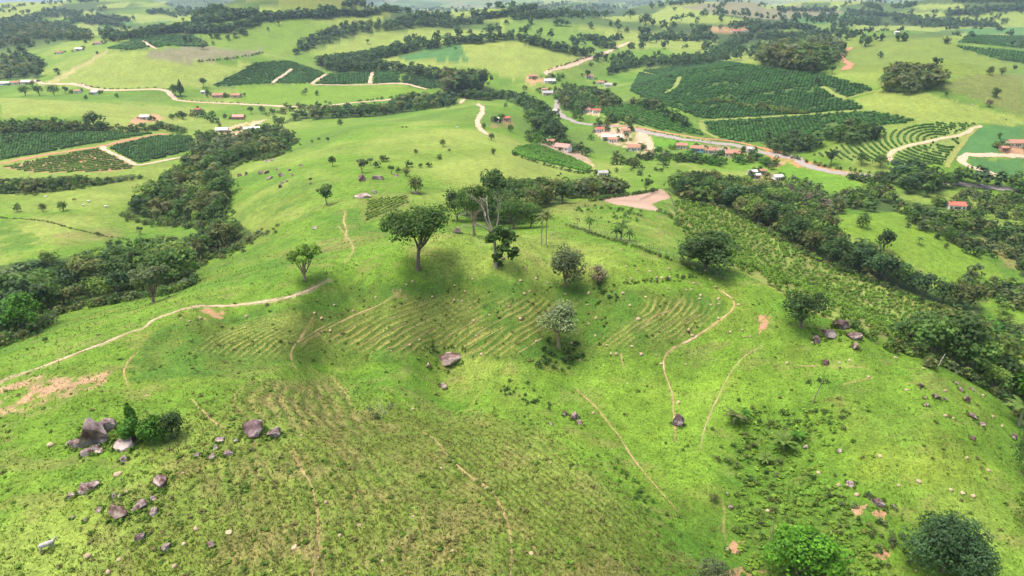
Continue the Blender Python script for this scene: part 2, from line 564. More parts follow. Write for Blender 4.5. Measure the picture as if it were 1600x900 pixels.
# gully on the right with weeds
paint([(1150,640),(1230,640),(1330,640),(1290,690),(1250,740),(1330,800),(1400,900),(1180,960),(1150,830),(1190,740)], (0.080,0.155,0.020), 0.9, None, None, 6)
paint([(1210,560),(1330,600),(1420,590),(1480,660),(1330,680),(1240,640)], (0.10,0.155,0.02), 0.6, None, (9, -0.3, 0.3, 79), 8)
# worn earth on the left shoulder
paint([(-40,652),(0,604),(60,585),(110,588),(175,578),(165,600),(130,618),(95,634),(40,648)], (0.40, 0.25, 0.16), 0.85, 0.7, (3.2, -0.3, 0.12, 81), 1.5)
paint([(-40,600),(0,594),(60,578),(60,592),(0,612)], SAND, 0.7, 0.6, (3, -0.1, 0.3, 82), 1.5)
paint([(200,612),(240,618),(236,626),(205,622)], SAND, 0.8, 0.6, (1.5, -0.1, 0.3, 83), 0.8)
paint([(300,478),(350,480),(345,500),(320,500)], SOIL, 0.7, 0.6, (2, 0.0, 0.3, 84), 1)
paint([(610,450),(645,452),(640,470),(615,468)], DRY, 0.8, 0.6, (2, -0.1, 0.3, 85), 1.5)
paint([(1330,790),(1355,785),(1350,805),(1335,812)], SOIL, 0.9, 0.6, (1.6, -0.2, 0.2, 86), 0.8)
paint([(1360,800),(1385,795),(1375,815)], SOIL, 0.9, 0.6, None, 0.6)
paint([(1300,870),(1350,866),(1400,853),(1385,872),(1320,878)], SOIL, 0.95, 0.6, (2.0, -0.4, 0.1, 87), 0.8)
paint([(1140,850),(1165,845),(1160,860),(1145,866)], SOIL, 0.95, 0.6, None, 0.6)
paint([(1140,885),(1200,890),(1200,905),(1130,905)], SOIL, 0.8, 0.6, (2, -0.3, 0.2, 88), 0.8)
paint([(1188,492),(1202,497),(1198,515),(1188,522)], SOIL, 0.95, 0.6, (1.2, -0.5, 0.1, 89), 0.5)
# far side of the crest
paint([(490,375),(560,365),(600,372),(560,385),(500,400)], DRY, 0.45, None, (6, -0.3, 0.2, 90), 4)
paint([(395,400),(470,380),(520,370),(600,355),(600,380),(450,410)], ROUGH, 0.6, None, (12, -0.3, 0.3, 91), 6)
paint([(560,305),(640,300),(640,325),(610,335),(570,350)], (0.13,0.17,0.035), 0.7)
paint([(700,240),(790,232),(900,262),(930,275),(880,290),(760,300),(660,280),(620,262)], PALE, 0.8, None, None, 18)
paint([(880,335),(960,330),(1040,345),(1060,390),(1000,385),(900,355)], PALE, 0.5, None, (10, -0.3, 0.3, 93), 5)
paint([(980,325),(1040,335),(1060,372),(1030,372)], DRY, 0.45, None, (7, -0.3, 0.3, 94), 4)
paint([(845,318),(950,312),(955,320),(880,328)], (0.14,0.165,0.04), 0.8)
PLOT_PLOUGH = paint([(937,311),(990,304),(1015,300),(1028,295),(1040,298),(1047,309),(1036,313),(1020,319),(1034,331),(997,325),(960,319)], PLOUGH, 1.0, 0.35)
SAPL = [(1052,316),(1100,320),(1160,344),(1205,364),(1300,412),(1400,455),(1475,488),(1460,530),(1400,540),(1340,512),(1270,490),(1205,450),(1150,420),(1075,380),(1058,345)]
paint(SAPL, (0.185,0.25,0.055), 1.0, None)
paint(SAPL, DRY, 0.4, None, (9, -0.25, 0.35, 96))
# left valley floor
paint([(0,340),(60,335),(190,335),(240,350),(220,385),(100,392),(0,395)], PALE, 0.85, None, (30, -0.5, 0.2, 97), 8)
paint([(60,345),(190,345),(200,375),(90,385)], DRY, 0.5, None, (16, -0.3, 0.35, 98), 8)
paint([(0,345),(30,352),(60,372),(50,392),(0,398)], LUSH, 0.8, None, None, 6)
paint([(0,300),(100,290),(250,275),(245,300),(190,320),(60,335),(0,338)], PALE, 0.6, None, (25, -0.4, 0.3, 99), 8)
paint([(330,290),(430,255),(520,280),(420,350),(350,360),(300,400),(280,420),(340,405)], LUSH, 0.6, None, (20, -0.4, 0.3, 100), 10)
# fields of the middle distance
paint([(0,152),(60,155),(200,163),(330,170),(300,190),(240,195),(180,198),(120,180),(0,184)], PALE, 0.95)
paint([(60,133),(110,110),(165,85),(225,80),(320,96),(400,100),(330,135),(270,140),(160,141)], PALE, 0.95)
paint([(72,129),(168,78),(172,80),(90,128)], SAND, 0.4)
paint([(225,82),(300,71),(400,76),(415,83),(310,97),(230,92)], FALL, 1.0)
paint([(590,97),(640,80),(720,65),(800,62),(880,76),(935,88),(870,115),(800,125),(740,106),(690,110)], PALE, 1.0)
paint([(612,93),(660,78),(718,69),(732,95)], CROP, 1.0)
paint([(330,40),(420,28),(540,38),(560,48),(510,70),(460,82),(360,78),(310,70)], (0.135,0.22,0.03), 0.9)
paint([(520,90),(560,60),(620,42),(700,48),(780,50),(800,57),(700,64),(640,72),(560,88)], PALE, 0.85)
paint([(430,130),(640,135),(690,150),(560,160),(500,167),(420,162),(340,150)], (0.13,0.23,0.022), 0.85)
paint([(785,30),(900,42),(960,60),(940,85),(860,68),(790,56)], (0.125,0.21,0.03), 0.9)
paint([(860,116),(940,88),(950,100),(940,115),(890,128)], (0.12,0.19,0.03), 0.8)
paint([(955,80),(1040,75),(1060,85),(1000,100),(950,92)], PAST, 0.8)
paint([(1020,12),(1130,25),(1190,32),(1150,40),(1050,36)], PALE, 0.9)
paint([(1060,10),(1130,3),(1250,8),(1300,22),(1300,32),(1190,30),(1110,20)], FALL, 1.0)
paint([(1110,46),(1190,38),(1192,46),(1120,50)], SOIL, 0.8)
paint([(1125,95),(1180,72),(1200,62),(1190,100)], PALE, 0.9)
paint([(1330,62),(1400,58),(1500,60),(1490,72),(1570,95),(1600,105),(1480,118),(1380,112),(1320,115),(1300,95)], (0.14,0.20,0.035), 0.9)
paint([(1330,155),(1375,141),(1440,143),(1530,168),(1600,185),(1600,196),(1440,190),(1360,172)], PALE, 0.9)
paint([(1450,130),(1520,117),(1600,115),(1600,182),(1540,160)], (0.135,0.165,0.045), 0.9)
paint([(1470,30),(1540,18),(1600,18),(1600,42),(1540,42)], PALE, 0.8)
paint([(1240,28),(1350,18),(1340,30),(1300,36),(1240,36)], CROP, 0.9)
paint([(1500,44),(1600,43),(1600,54),(1510,54)], CROP, 0.9)
paint([(1350,58),(1500,46),(1508,52),(1470,58)], COFG, 0.9)
paint([(1530,195),(1600,196),(1600,240),(1512,242),(1488,256),(1505,225)], CROP, 1.0, 0.5)
paint([(1512,248),(1600,248),(1600,280),(1560,276),(1520,260)], (0.06,0.15,0.04), 1.0, 0.6)
paint([(1215,262),(1250,250),(1330,275),(1345,290),(1330,312),(1240,300)], (0.11,0.24,0.02), 0.8)
paint([(1310,335),(1400,332),(1470,350),(1560,420),(1575,445),(1530,452),(1470,440),(1390,390),(1310,360)], (0.13,0.225,0.022), 0.85)
paint([(1530,372),(1600,372),(1600,420),(1580,420)], DRY, 0.6)
paint([(1420,340),(1470,352),(1462,350),(1430,345)], SAND, 0.9, 0.4)
paint([(975,250),(1080,262),(1060,285),(1000,290),(970,275)], PAST, 0.7)
paint([(1000,212),(1100,225),(1060,232),(1000,225)], (0.10,0.24,0.018), 0.9)
paint([(1070,255),(1160,250),(1180,265),(1120,268)], (0.11,0.23,0.02), 0.7)
# coffee and vegetable plots: dark ground under the rows
COFFEE = {}
def coffee(key, poly, amt=1.0, c=COFG):
    COFFEE[key] = paint(poly, c, amt, 0.6)
coffee('village', [(932,172),(1010,159),(1060,182),(1102,212),(1040,204),(965,191)])
coffee('slope', [(985,142),(1000,112),(1070,101),(1125,96),(1200,107),(1290,118),(1372,141),(1325,154),(1350,171),(1240,181),(1180,185),(1095,186),(1060,171),(1015,158)])
coffee('upper_right', [(1497,66),(1512,55),(1630,57),(1630,78)])
coffee('upper_edge', [(1488,71),(1630,84),(1630,104),(1555,92)])
coffee('far_left', [(170,76),(230,53),(300,55),(325,66),(320,73),(260,72),(200,79)])
coffee('lower', [(1095,188),(1150,184),(1250,182),(1350,172),(1432,189),(1390,196),(1330,198),(1300,212),(1200,222),(1150,222),(1108,208)])
coffee('vine', [(1270,243),(1330,222),(1400,203),(1440,192),(1528,193),(1505,222),(1480,258),(1400,255),(1330,251)], 1.0, (0.18,0.245,0.06))
coffee('left', [(0,211),(50,208),(180,207),(238,209),(150,224),(60,240),(0,251)])
coffee('contour', [(0,262),(70,247),(150,232),(185,247),(212,262),(170,268),(60,270)], 1.0, (0.30,0.20,0.10))
coffee('block', [(170,231),(240,213),(300,213),(308,232),(260,245),(215,256)])
coffee('knoll', [(330,136),(400,98),(450,95),(507,114),(485,131),(425,130)])
coffee('strip_a', [(493,132),(512,116),(578,112),(578,131)])
coffee('strip_b', [(584,112),(623,112),(625,129),(584,131)])
coffee('strip_c', [(629,117),(690,121),(695,137),(665,139),(629,130)])
coffee('maize', [(808,230),(840,226),(890,245),(925,262),(915,268),(860,256),(800,240)], 1.0, (0.07,0.14,0.025))
coffee('garden', [(575,312),(635,306),(638,318),(600,335),(570,345)], 1.0, (0.13,0.16,0.04))
for P in ([(170,76),(230,53),(300,55),(325,66),(320,73),(260,72),(200,79)], [(617,40),(645,32),(700,34),(685,46),(630,46)],
          [(730,48),(742,32),(786,31),(773,48)], [(803,28),(960,37),(958,43),(805,33)], [(1497,66),(1512,55),(1600,57),(1600,78)],
          [(1488,71),(1600,82),(1600,101),(1555,92)], [(690,20),(800,16),(860,26),(760,26)], [(900,12),(1010,14),(960,26),(890,22)],
          [(1050,36),(1130,37),(1135,41),(1060,41)], [(1245,4),(1300,4),(1296,12),(1250,12)], [(1100,72),(1200,65),(1200,72),(1110,80)]):
    paint(P, COFG, 0.95, 0.5)
# wooded far hills and their clearings
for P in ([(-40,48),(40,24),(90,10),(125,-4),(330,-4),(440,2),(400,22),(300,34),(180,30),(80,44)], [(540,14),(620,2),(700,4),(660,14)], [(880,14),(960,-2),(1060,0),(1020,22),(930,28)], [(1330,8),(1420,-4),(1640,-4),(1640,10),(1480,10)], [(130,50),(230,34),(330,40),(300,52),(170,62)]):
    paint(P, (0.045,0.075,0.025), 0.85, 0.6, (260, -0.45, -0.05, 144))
for P in ([(150,9),(200,3),(195,12),(160,13)], [(215,10),(262,1),(256,9)], [(82,30),(110,20),(150,16),(162,23),(118,30)], [(180,22),(300,20),(350,28),(210,36)], [(100,52),(190,44),(215,48),(130,58)], [(400,16),(440,10),(460,12),(420,20)], [(520,14),(600,12),(560,18)], [(480,20),(600,22),(590,28),(500,27)],
          [(690,20),(760,16),(800,20),(720,28)], [(800,10),(870,4),(860,10)], [(1190,8),(1240,4),(1238,12),(1195,14)], [(1420,8),(1500,6),(1510,14),(1440,16)], [(1380,22),(1470,18),(1480,26),(1400,30)]):
    paint(P, PALE, 0.95, 0.5)
# patchwork of farms towards the horizon
cell = rng.uniform(0, 1, (900, 2))
cx = cell[:, 0] * 14000 - 7000; cyy = 1100 + cell[:, 1] ** 1.7 * 8500
ccls = rng.integers(0, 100, 900)
fi = np.where((Yv > 1150) & (Yv < 12000))[0]
d1_, d2_ = np.full(len(fi), 1e18), np.full(len(fi), 1e18); who = np.zeros(len(fi), int)
wx = X[fi] + 90 * fbm(X[fi] / 300, Yv[fi] / 300, 131, 3); wy = Yv[fi] + 90 * fbm(X[fi] / 300, Yv[fi] / 300, 137, 3)
for k in range(900):
    d = np.hypot(wx - cx[k], (wy - cyy[k]))
    nb = d < d1_
    d2_ = np.where(nb, d1_, np.minimum(d2_, d)); who[nb] = k; d1_ = np.where(nb, d, d1_)
pal = np.zeros((900, 3))
for k in range(900):
    r = ccls[k]
    pal[k] = PALE if r < 28 else (0.13,0.20,0.035) if r < 42 else ROUGH if r < 48 else FALL if r < 54 else COFG if r < 70 else FLOOR if r < 94 else CROP
w = sstep(1150, 1500, Yv[fi])[:, None] * 0.95 * (~PAINTED[fi])[:, None]
col[fi] = col[fi] * (1 - w) + pal[who] * w
HEDGE = (fi, d2_ - d1_, who)
# bare ground round the village and the building sites
for P, c in (([(925,206),(950,194),(985,197),(1010,205),(1022,222),(1027,243),(1010,246),(985,232),(955,226)], (0.52,0.36,0.26)),
             ([(200,196),(212,182),(240,178),(262,184),(240,190)], SOIL), ([(835,226),(860,220),(905,232),(925,256),(905,250),(870,238)], (0.36,0.26,0.19)),
             ([(338,207),(360,198),(400,188),(412,190),(385,206),(370,213)], SAND), ([(905,176),(920,162),(940,166),(935,182)], SAND),
             ([(1080,232),(1110,226),(1180,236),(1190,246),(1150,246)], (0.38,0.25,0.17)), ([(1190,228),(1290,262),(1340,270),(1340,277),(1255,262),(1200,246)], (0.45,0.22,0.11)),
             ([(1208,256),(1228,247),(1236,250),(1214,262)], SOIL), ([(1170,268),(1210,270),(1215,285),(1180,284)], DRY), ([(1560,225),(1600,222),(1600,245),(1570,242)], SOIL),
             ([(825,124),(860,122),(856,130),(815,132)], SOIL), ([(770,188),(800,186),(800,200),(765,200)], DRY), ([(910,250),(930,258),(922,264)], SAND)):
    paint(P, c, 0.9, 0.5, (9, -0.55, 0.0, 140))
# leaf litter and undergrowth where the woods stand
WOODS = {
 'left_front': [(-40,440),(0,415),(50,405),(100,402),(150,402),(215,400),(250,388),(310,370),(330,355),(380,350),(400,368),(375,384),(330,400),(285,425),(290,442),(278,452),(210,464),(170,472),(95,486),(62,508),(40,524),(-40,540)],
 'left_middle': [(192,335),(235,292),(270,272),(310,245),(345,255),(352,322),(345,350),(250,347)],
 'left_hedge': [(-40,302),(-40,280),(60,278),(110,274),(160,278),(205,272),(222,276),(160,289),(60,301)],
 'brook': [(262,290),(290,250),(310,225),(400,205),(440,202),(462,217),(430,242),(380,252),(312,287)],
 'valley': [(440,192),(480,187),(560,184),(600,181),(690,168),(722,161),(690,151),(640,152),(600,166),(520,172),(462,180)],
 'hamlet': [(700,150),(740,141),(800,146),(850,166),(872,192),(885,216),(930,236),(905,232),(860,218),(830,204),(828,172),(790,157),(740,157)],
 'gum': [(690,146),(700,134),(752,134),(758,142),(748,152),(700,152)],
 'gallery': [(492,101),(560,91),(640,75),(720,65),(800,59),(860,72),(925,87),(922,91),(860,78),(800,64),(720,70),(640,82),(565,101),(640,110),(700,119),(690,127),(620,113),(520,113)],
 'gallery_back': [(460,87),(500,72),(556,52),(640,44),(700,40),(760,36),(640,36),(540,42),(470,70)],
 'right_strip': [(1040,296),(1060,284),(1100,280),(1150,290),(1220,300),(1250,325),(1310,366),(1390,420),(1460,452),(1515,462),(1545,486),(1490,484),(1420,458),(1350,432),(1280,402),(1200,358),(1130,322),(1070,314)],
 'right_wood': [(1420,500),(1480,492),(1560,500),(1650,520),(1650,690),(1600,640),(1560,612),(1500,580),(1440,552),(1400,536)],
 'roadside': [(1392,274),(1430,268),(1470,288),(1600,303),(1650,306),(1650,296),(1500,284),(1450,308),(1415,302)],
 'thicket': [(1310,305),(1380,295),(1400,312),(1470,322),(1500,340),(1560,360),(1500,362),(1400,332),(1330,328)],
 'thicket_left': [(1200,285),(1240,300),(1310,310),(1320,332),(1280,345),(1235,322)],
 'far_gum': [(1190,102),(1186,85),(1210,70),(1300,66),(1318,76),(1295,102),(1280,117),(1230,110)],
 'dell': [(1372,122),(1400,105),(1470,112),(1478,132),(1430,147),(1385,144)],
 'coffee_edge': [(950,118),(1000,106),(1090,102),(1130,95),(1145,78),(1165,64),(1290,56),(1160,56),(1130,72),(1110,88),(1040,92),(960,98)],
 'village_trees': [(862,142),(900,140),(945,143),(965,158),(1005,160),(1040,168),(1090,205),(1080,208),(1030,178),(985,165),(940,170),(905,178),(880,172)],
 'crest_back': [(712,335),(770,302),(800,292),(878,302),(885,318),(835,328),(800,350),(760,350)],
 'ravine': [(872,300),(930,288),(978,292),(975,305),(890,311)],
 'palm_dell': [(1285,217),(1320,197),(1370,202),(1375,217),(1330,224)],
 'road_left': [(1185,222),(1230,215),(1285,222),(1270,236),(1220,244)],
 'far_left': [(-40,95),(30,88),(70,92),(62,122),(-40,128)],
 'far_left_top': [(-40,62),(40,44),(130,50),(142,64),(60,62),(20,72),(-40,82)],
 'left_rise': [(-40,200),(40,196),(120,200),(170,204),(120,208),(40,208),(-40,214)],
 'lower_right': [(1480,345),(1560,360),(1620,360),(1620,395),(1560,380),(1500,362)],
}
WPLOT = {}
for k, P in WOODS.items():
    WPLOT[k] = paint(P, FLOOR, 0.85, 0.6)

ROADC = (0.50, 0.37, 0.26); REDR = (0.42, 0.21, 0.12); ASPH = (0.30, 0.265, 0.24); PATHC = (0.34, 0.26, 0.12); GPATH = (0.24, 0.25, 0.07)
PATHS = [
 ([(515,437),(490,450),(455,463),(400,473),(345,478),(310,478),(280,485),(240,500),(225,512),(200,520),(165,535),(130,548),(100,560),(60,575),(20,588),(-30,606)], 1.0, 'broad sandy cattle path along the left ridge', ROADC, SAND),
 ([(541,328),(537,345),(541,357),(540,374)], 0.9, 'pale path down the slope behind the crest', PATHC, None),
 ([(1118,448),(1132,458),(1145,468),(1147,478),(1140,488),(1125,500),(1100,518),(1080,530),(1060,540),(1045,550),(1037,562),(1038,580),(1045,600),(1051,618),(1052,640),(1055,665),(1054,690)], 0.55, 'winding earth path down the right slope to the dark boulder', PATHC, SAND),
 ([(1190,540),(1160,560),(1140,585),(1125,615),(1108,650),(1097,685),(1093,705)], 0.40, 'thin straight path on the bright right slope', (0.30,0.30,0.12), PATHC),
 ([(898,606),(930,635),(950,660),(970,685),(982,706),(1000,730),(1025,760),(1060,800)], 0.42, 'thin path between the rough spur and the bright hollow', PATHC, None),
 ([(650,668),(680,688),(700,712),(735,745),(765,765),(782,790),(795,825),(799,860),(797,910)], 0.38, 'curved cattle path over the rough near spur', PATHC, None),
 ([(518,588),(535,608),(548,624)], 0.34, 'short cattle path at the top of the near spur', PATHC, None),
 ([(492,492),(472,525),(457,545),(455,560),(460,574)], 0.42, 'forked cattle path at the left of the terraced hollow', PATHC, GPATH),
 ([(628,455),(590,478),(555,492),(515,512),(482,530),(470,540)], 0.40, 'cattle path slanting across the terraced hollow', PATHC, GPATH),
 ([(213,551),(203,562),(194,580),(201,606)], 0.38, 'small path below the left ridge', PATHC, None),
 ([(298,622),(315,640),(335,660),(350,668)], 0.38, 'path above the pair of split boulders', PATHC, GPATH),
 ([(455,700),(470,730),(487,760),(495,800),(497,830),(492,870),(486,915)], 0.40, 'worn trail down the near spur, left of the curved path', PATHC, DRY),
 ([(505,848),(503,870),(497,900)], 0.6, 'short worn trail at the bottom edge', DRY, SAND),
 ([(1068,464),(1060,475),(1045,486),(1022,495),(1005,510),(996,518)], 0.34, 'thin track on the upper right terraces', PATHC, GPATH),
 ([(970,553),(972,562),(975,575)], 0.3, 'short thin track in the hollow', PATHC, None),
 ([(528,352),(545,374),(552,392),(538,410)], 0.9, 'faint double track over the saddle', (0.26,0.26,0.10), None),
 ([(390,655),(398,700),(402,730),(395,770)], 0.3, 'faint track below the split boulders', DRY, GPATH),
 ([(695,665),(730,640),(760,600)], 0.3, 'faint track under the pale boulder', GPATH, None),
 ([(1240,572),(1290,572),(1360,575)], 0.35, 'level track on the right slope', GPATH, PATHC),
 ([(1318,600),(1345,594),(1362,590)], 0.35, 'short level track on the right slope', PATHC, GPATH),
 ([(855,905),(842,870),(832,850)], 0.3, 'worn gap at the bottom of the near spur', DRY, SAND),
 ([(735,905),(730,880),(722,860)], 0.35, 'worn line at the bottom edge of the near spur', DRY, GPATH),
 ([(1125,780),(1132,800),(1130,830),(1140,860)], 0.35, 'trail up the gully bottom', PATHC, GPATH),
 ([(1160,415),(1120,392),(1090,362),(1055,335),(1040,320)], 1.3, 'worn track between pasture and young plantation', (0.30,0.24,0.12), GPATH),
]
WEAR = [(P_, w_ * (0.85 if w_ < .8 else 0.9), c_) for P_, w_, _, c_, _2 in PATHS]
# terraces trodden into the slopes: small real steps, worn treads, ranker growth between
DZ = np.zeros(GX.shape)
def terrace(P0, P1, nrow, amp, tread, rank, seed, wt=0.6):
    global col
    a, b_ = np.array(P0, float), np.array(P1, float)
    ts = np.linspace(0, 1, nrow * 14)
    A0, B0 = smooth_line(a, 2.0), smooth_line(b_, 2.0)
    k = 520
    ia = np.linspace(0, 1, k)
    A0 = np.stack([np.interp(ia, np.linspace(0, 1, len(A0)), A0[:, c_]) for c_ in (0, 1)], 1); B0 = np.stack([np.interp(ia, np.linspace(0, 1, len(B0)), B0[:, c_]) for c_ in (0, 1)], 1)
    px = A0[None] * (1 - ts)[:, None, None] + B0[None] * ts[:, None, None]
    g = ground_at(px[::14, ::20].reshape(-1, 2)).reshape(len(ts[::14]), -1, 3)
    # refine the lattice by interpolation
    gx_ = np.stack([np.interp(np.linspace(0, 1, k), np.linspace(0, 1, g.shape[1]), row[:, 0]) for row in g]); gy_ = np.stack([np.interp(np.linspace(0, 1, k), np.linspace(0, 1, g.shape[1]), row[:, 1]) for row in g])
    tt = np.linspace(0, 1, g.shape[0])
    gx_ = np.stack([np.interp(ts, tt, gx_[:, c_]) for c_ in range(k)], 1); gy_ = np.stack([np.interp(ts, tt, gy_[:, c_]) for c_ in range(k)], 1)
    T_, S_ = np.meshgrid(ts, np.linspace(0, 1, k), indexing='ij')
    ph = (T_ * nrow + 1.15 * fbm(gx_ / 10, gy_ / 10, seed, 3)) % 1.0
    edge = sstep(0, .12, T_) * sstep(1, .88, T_) * sstep(0, .2, S_) * sstep(1, .8, S_)
    patch = edge * sstep(-0.8, -0.1, fbm(gx_ / 6, gy_ / 6, seed + 4, 3))
    jj_ = np.searchsorted(A, (gx_ / (gy_ + Y0)).ravel()); ii_ = np.searchsorted(YR, gy_.ravel())
    idx = ii_ * GX.shape[1] + jj_
    tr = sstep(0.32, 0.06, np.abs(ph - 0.5) ) * patch
    rk = sstep(0.25, 0.48, np.abs(ph - 0.5)) * patch
    n_ = np.bincount(idx, minlength=col.shape[0]); ok_ = n_ > 0
    w1 = np.bincount(idx, tr.ravel(), col.shape[0]) / np.maximum(n_, 1); w2 = np.bincount(idx, rk.ravel(), col.shape[0]) / np.maximum(n_, 1)
    blend(w1, tread, wt); blend(w2, rank, wt)
    DZ.ravel()[ok_] += ((w2 - w1) * amp)[ok_]
TREAD = (0.25, 0.25, 0.072); RANK = (0.046, 0.108, 0.013)
terrace([(440,552),(520,505),(590,478),(660,450)], [(800,572),(850,540),(910,500),(960,458)], 20, 0.32, TREAD, RANK, 201, 1.0)
terrace([(270,560),(330,520),(390,498),(450,482)], [(440,568),(480,532),(530,505),(580,480)], 14, 0.24, TREAD, RANK, 205, 0.9)
terrace([(900,555),(950,520),(990,490),(1020,455)], [(1095,530),(1125,502),(1145,486),(1140,455)], 12, 0.26, TREAD, RANK, 209, 0.9)
terrace([(360,660),(345,625),(370,598),(430,584)], [(640,700),(600,650),(565,618),(545,590)], 11, 0.22, (0.25,0.22,0.09), (0.085,0.13,0.025), 213, 0.5)
terrace([(760,635),(860,685),(940,750),(1050,845)], [(560,690),(680,770),(780,850),(850,930)], 20, 0.2, (0.22,0.215,0.075), (0.082,0.145,0.022), 217, 0.3)
terrace([(560,640),(625,720),(665,800),(690,930)], [(280,690),(310,770),(320,840),(310,930)], 16, 0.16, (0.25,0.22,0.09), (0.10,0.145,0.03), 221, 0.22)
GZ += DZ
# worn ground along the cattle paths
def wear(poly, w_, c, seed):
    P = ground_at(smooth_line(poly, 3))
    lo, hi = P[:, :2].min(0) - 3 * w_, P[:, :2].max(0) + 3 * w_
    k = np.where((X > lo[0]) & (X < hi[0]) & (Yv > lo[1]) & (Yv < hi[1]))[0]
    if len(k) == 0: return
    d = np.full(len(k), 1e9)
    for a, b_ in zip(P[:-1, :2], P[1:, :2]):
        ab = b_ - a; t = np.clip(((X[k] - a[0]) * ab[0] + (Yv[k] - a[1]) * ab[1]) / (ab @ ab + 1e-9), 0, 1)
        d = np.minimum(d, np.hypot(X[k] - a[0] - t * ab[0], Yv[k] - a[1] - t * ab[1]))
    w = np.zeros(len(X)); w[k] = sstep(1.0, 0.25, d / (w_ * (1 + 0.9 * fbm(X[k] / 1.3, Yv[k] / 1.3, seed, 3)))) 
    blend(w, c, 0.42)
    GZ.ravel()[k] -= 0.10 * w[k]
for P_, w_, c_ in WEAR: wear(P_, w_, c_, 231)

gm = MB()
nr, nc = GX.shape
ii, jj = np.meshgrid(np.arange(nr - 1), np.arange(nc - 1), indexing='ij')
q = (ii * nc + jj).ravel()
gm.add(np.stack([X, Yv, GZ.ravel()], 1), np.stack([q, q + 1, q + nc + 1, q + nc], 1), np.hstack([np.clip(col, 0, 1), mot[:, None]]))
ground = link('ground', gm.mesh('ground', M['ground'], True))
tag(ground, 'rolling green pasture hills and farmland reaching to the horizon', kind='structure')

# ------------------------------------------------------------------ roads and cattle paths, laid on the ground
LANES = []
def ribbon(name, poly, width, c, label, lift=0.05, wvar=0.25, c2=None, step=4.0, fade=False):
    p = ground_at(smooth_line(poly, step))
    # walk in even steps
    seg = np.hypot(*np.diff(p[:, :2], axis=0).T)
    s = np.concatenate([[0], np.cumsum(seg)])
    dist = float(np.median(p[:, 1]))
    ds = max(0.35, dist * 0.0025)
    t = np.arange(0, s[-1], ds)
    if len(t) < 3: t = np.linspace(0, s[-1], 4)
    x, y = np.interp(t, s, p[:, 0]), np.interp(t, s, p[:, 1])
    wob = fbm(t / (ds * 6), t * 0 + len(name), 5, 2)
    tx, ty = np.gradient(x), np.gradient(y)
    L = np.hypot(tx, ty) + 1e-9
    nx, ny = -ty / L, tx / L
    w = width * (1 + wvar * fbm(t / (ds * 5), t * 0 + 3.7 + len(label), 8, 3) * 2)
    if fade:
        w = w * sstep(0, 0.15, t / t[-1]) * sstep(1, 0.85, t / t[-1]) + 0.05
    x = x + nx * wob * width * 0.3; y = y + ny * wob * width * 0.3
    mb = MB()
    K = 5
    rows = []
    e = rng.uniform(0.85, 1.15, (len(t), 2))
    for k in range(K):
        o = (k / (K - 1) - 0.5) * w * (e[:, 0] if k < 2 else e[:, 1] if k > 2 else 1)
        xx, yy = x + nx * o, y + ny * o
        zz = ground_z(xx, yy) + lift * (1.0 if 0 < k < K - 1 else 0.2) + dist * 0.00025
        rows.append(np.stack([xx, yy, zz], 1))
    v = np.stack(rows, 1).reshape(-1, 3)
    q = (np.arange(len(t) - 1)[:, None] * K + np.arange(K - 1)).ravel()
    cc = np.tile(np.array(c), (len(v), 1))
    if c2 is not None:
        m_ = np.repeat(sstep(-0.15, 0.25, fbm(t / (ds * 9), t * 0, 15, 3)), K)[:, None]
        cc = cc * (1 - m_) + np.array(c2) * m_
    mb.add(v, np.stack([q, q + 1, q + K + 1, q + K], 1), cc)
    if name in ('farm_track', 'dirt_road'): LANES.append((np.stack([x, y], 1), width))
    o = link(name, mb.mesh(name, M['track'], True))
    tag(o, label, kind='structure')
    return o

ribbon('dirt_road', [(52,125),(70,131),(120,132),(160,141),(252,140),(270,152),(285,158),(400,164),(462,167),(505,166),(550,161),(615,155),(640,150)], 6.0, ROADC, 'pale dirt road curving along the foot of the far left pastures')
ribbon('dirt_road', [(720,162),(722,158),(727,155)], 5.0, ROADC, 'short bend of dirt road beside the valley trees')
ribbon('dirt_road', [(747,162),(754,172),(746,190),(750,202),(762,211)], 4.2, ROADC, 'winding dirt drive down the grassy ridge past the small farm')
ribbon('dirt_road', [(984,66),(960,76),(937,88),(925,90),(895,100),(857,111),(854,116),(868,121)], 9.0, ROADC, 'wide pale road climbing between two pastures behind the village')
ribbon('village_road', [(872,155),(870,170),(877,180),(900,191),(942,197),(975,197),(1007,205),(1037,212),(1100,222),(1150,227),(1190,238),(1225,245),(1242,248),(1260,258),(1285,266),(1325,272),(1385,277),(1475,285),(1525,290),(1575,295),(1640,299)], 6.5, ASPH, 'grey road winding through the village and along the valley')
ribbon('road_bank', [(945,194),(1000,201),(1040,208),(1100,217),(1150,222),(1195,233),(1230,240)], 2.2, REDR, 'strip of red earth bank above the village road', 0.5)
ribbon('dirt_road', [(1330,74),(1315,85),(1319,94),(1326,102),(1320,110)], 8.0, REDR, 'orange earth road winding up beside the eucalyptus wood')
ribbon('dirt_road', [(1620,246),(1575,243),(1530,242),(1508,243),(1503,252),(1520,262),(1545,269),(1562,276)], 5.0, ROADC, 'pale farm track hooking round the green crop on the right')
ribbon('dirt_road', [(-30,260),(0,256),(60,244),(110,236),(160,228),(200,219),(245,211),(260,209)], 5.5, REDR, 'red earth road between the coffee plots on the left')
ribbon('dirt_road', [(158,228),(165,235),(185,244),(205,254),(218,258),(250,252),(288,245)], 4.0, ROADC, 'pale earth track looping round the contour planted plot')
ribbon('dirt_road', [(362,214),(368,210),(385,203),(400,194),(414,187)], 4.0, ROADC, 'dirt lane at the valley farm on the left')
ribbon('farm_track', [(1392,252),(1393,240),(1410,231),(1450,221),(1500,211),(1532,196)], 3.5, SAND, 'sandy track through the striped plantation rows')
ribbon('farm_track', [(1480,262),(1498,232),(1530,195)], 2.6, GPATH, 'grassy strip edging the striped plantation')
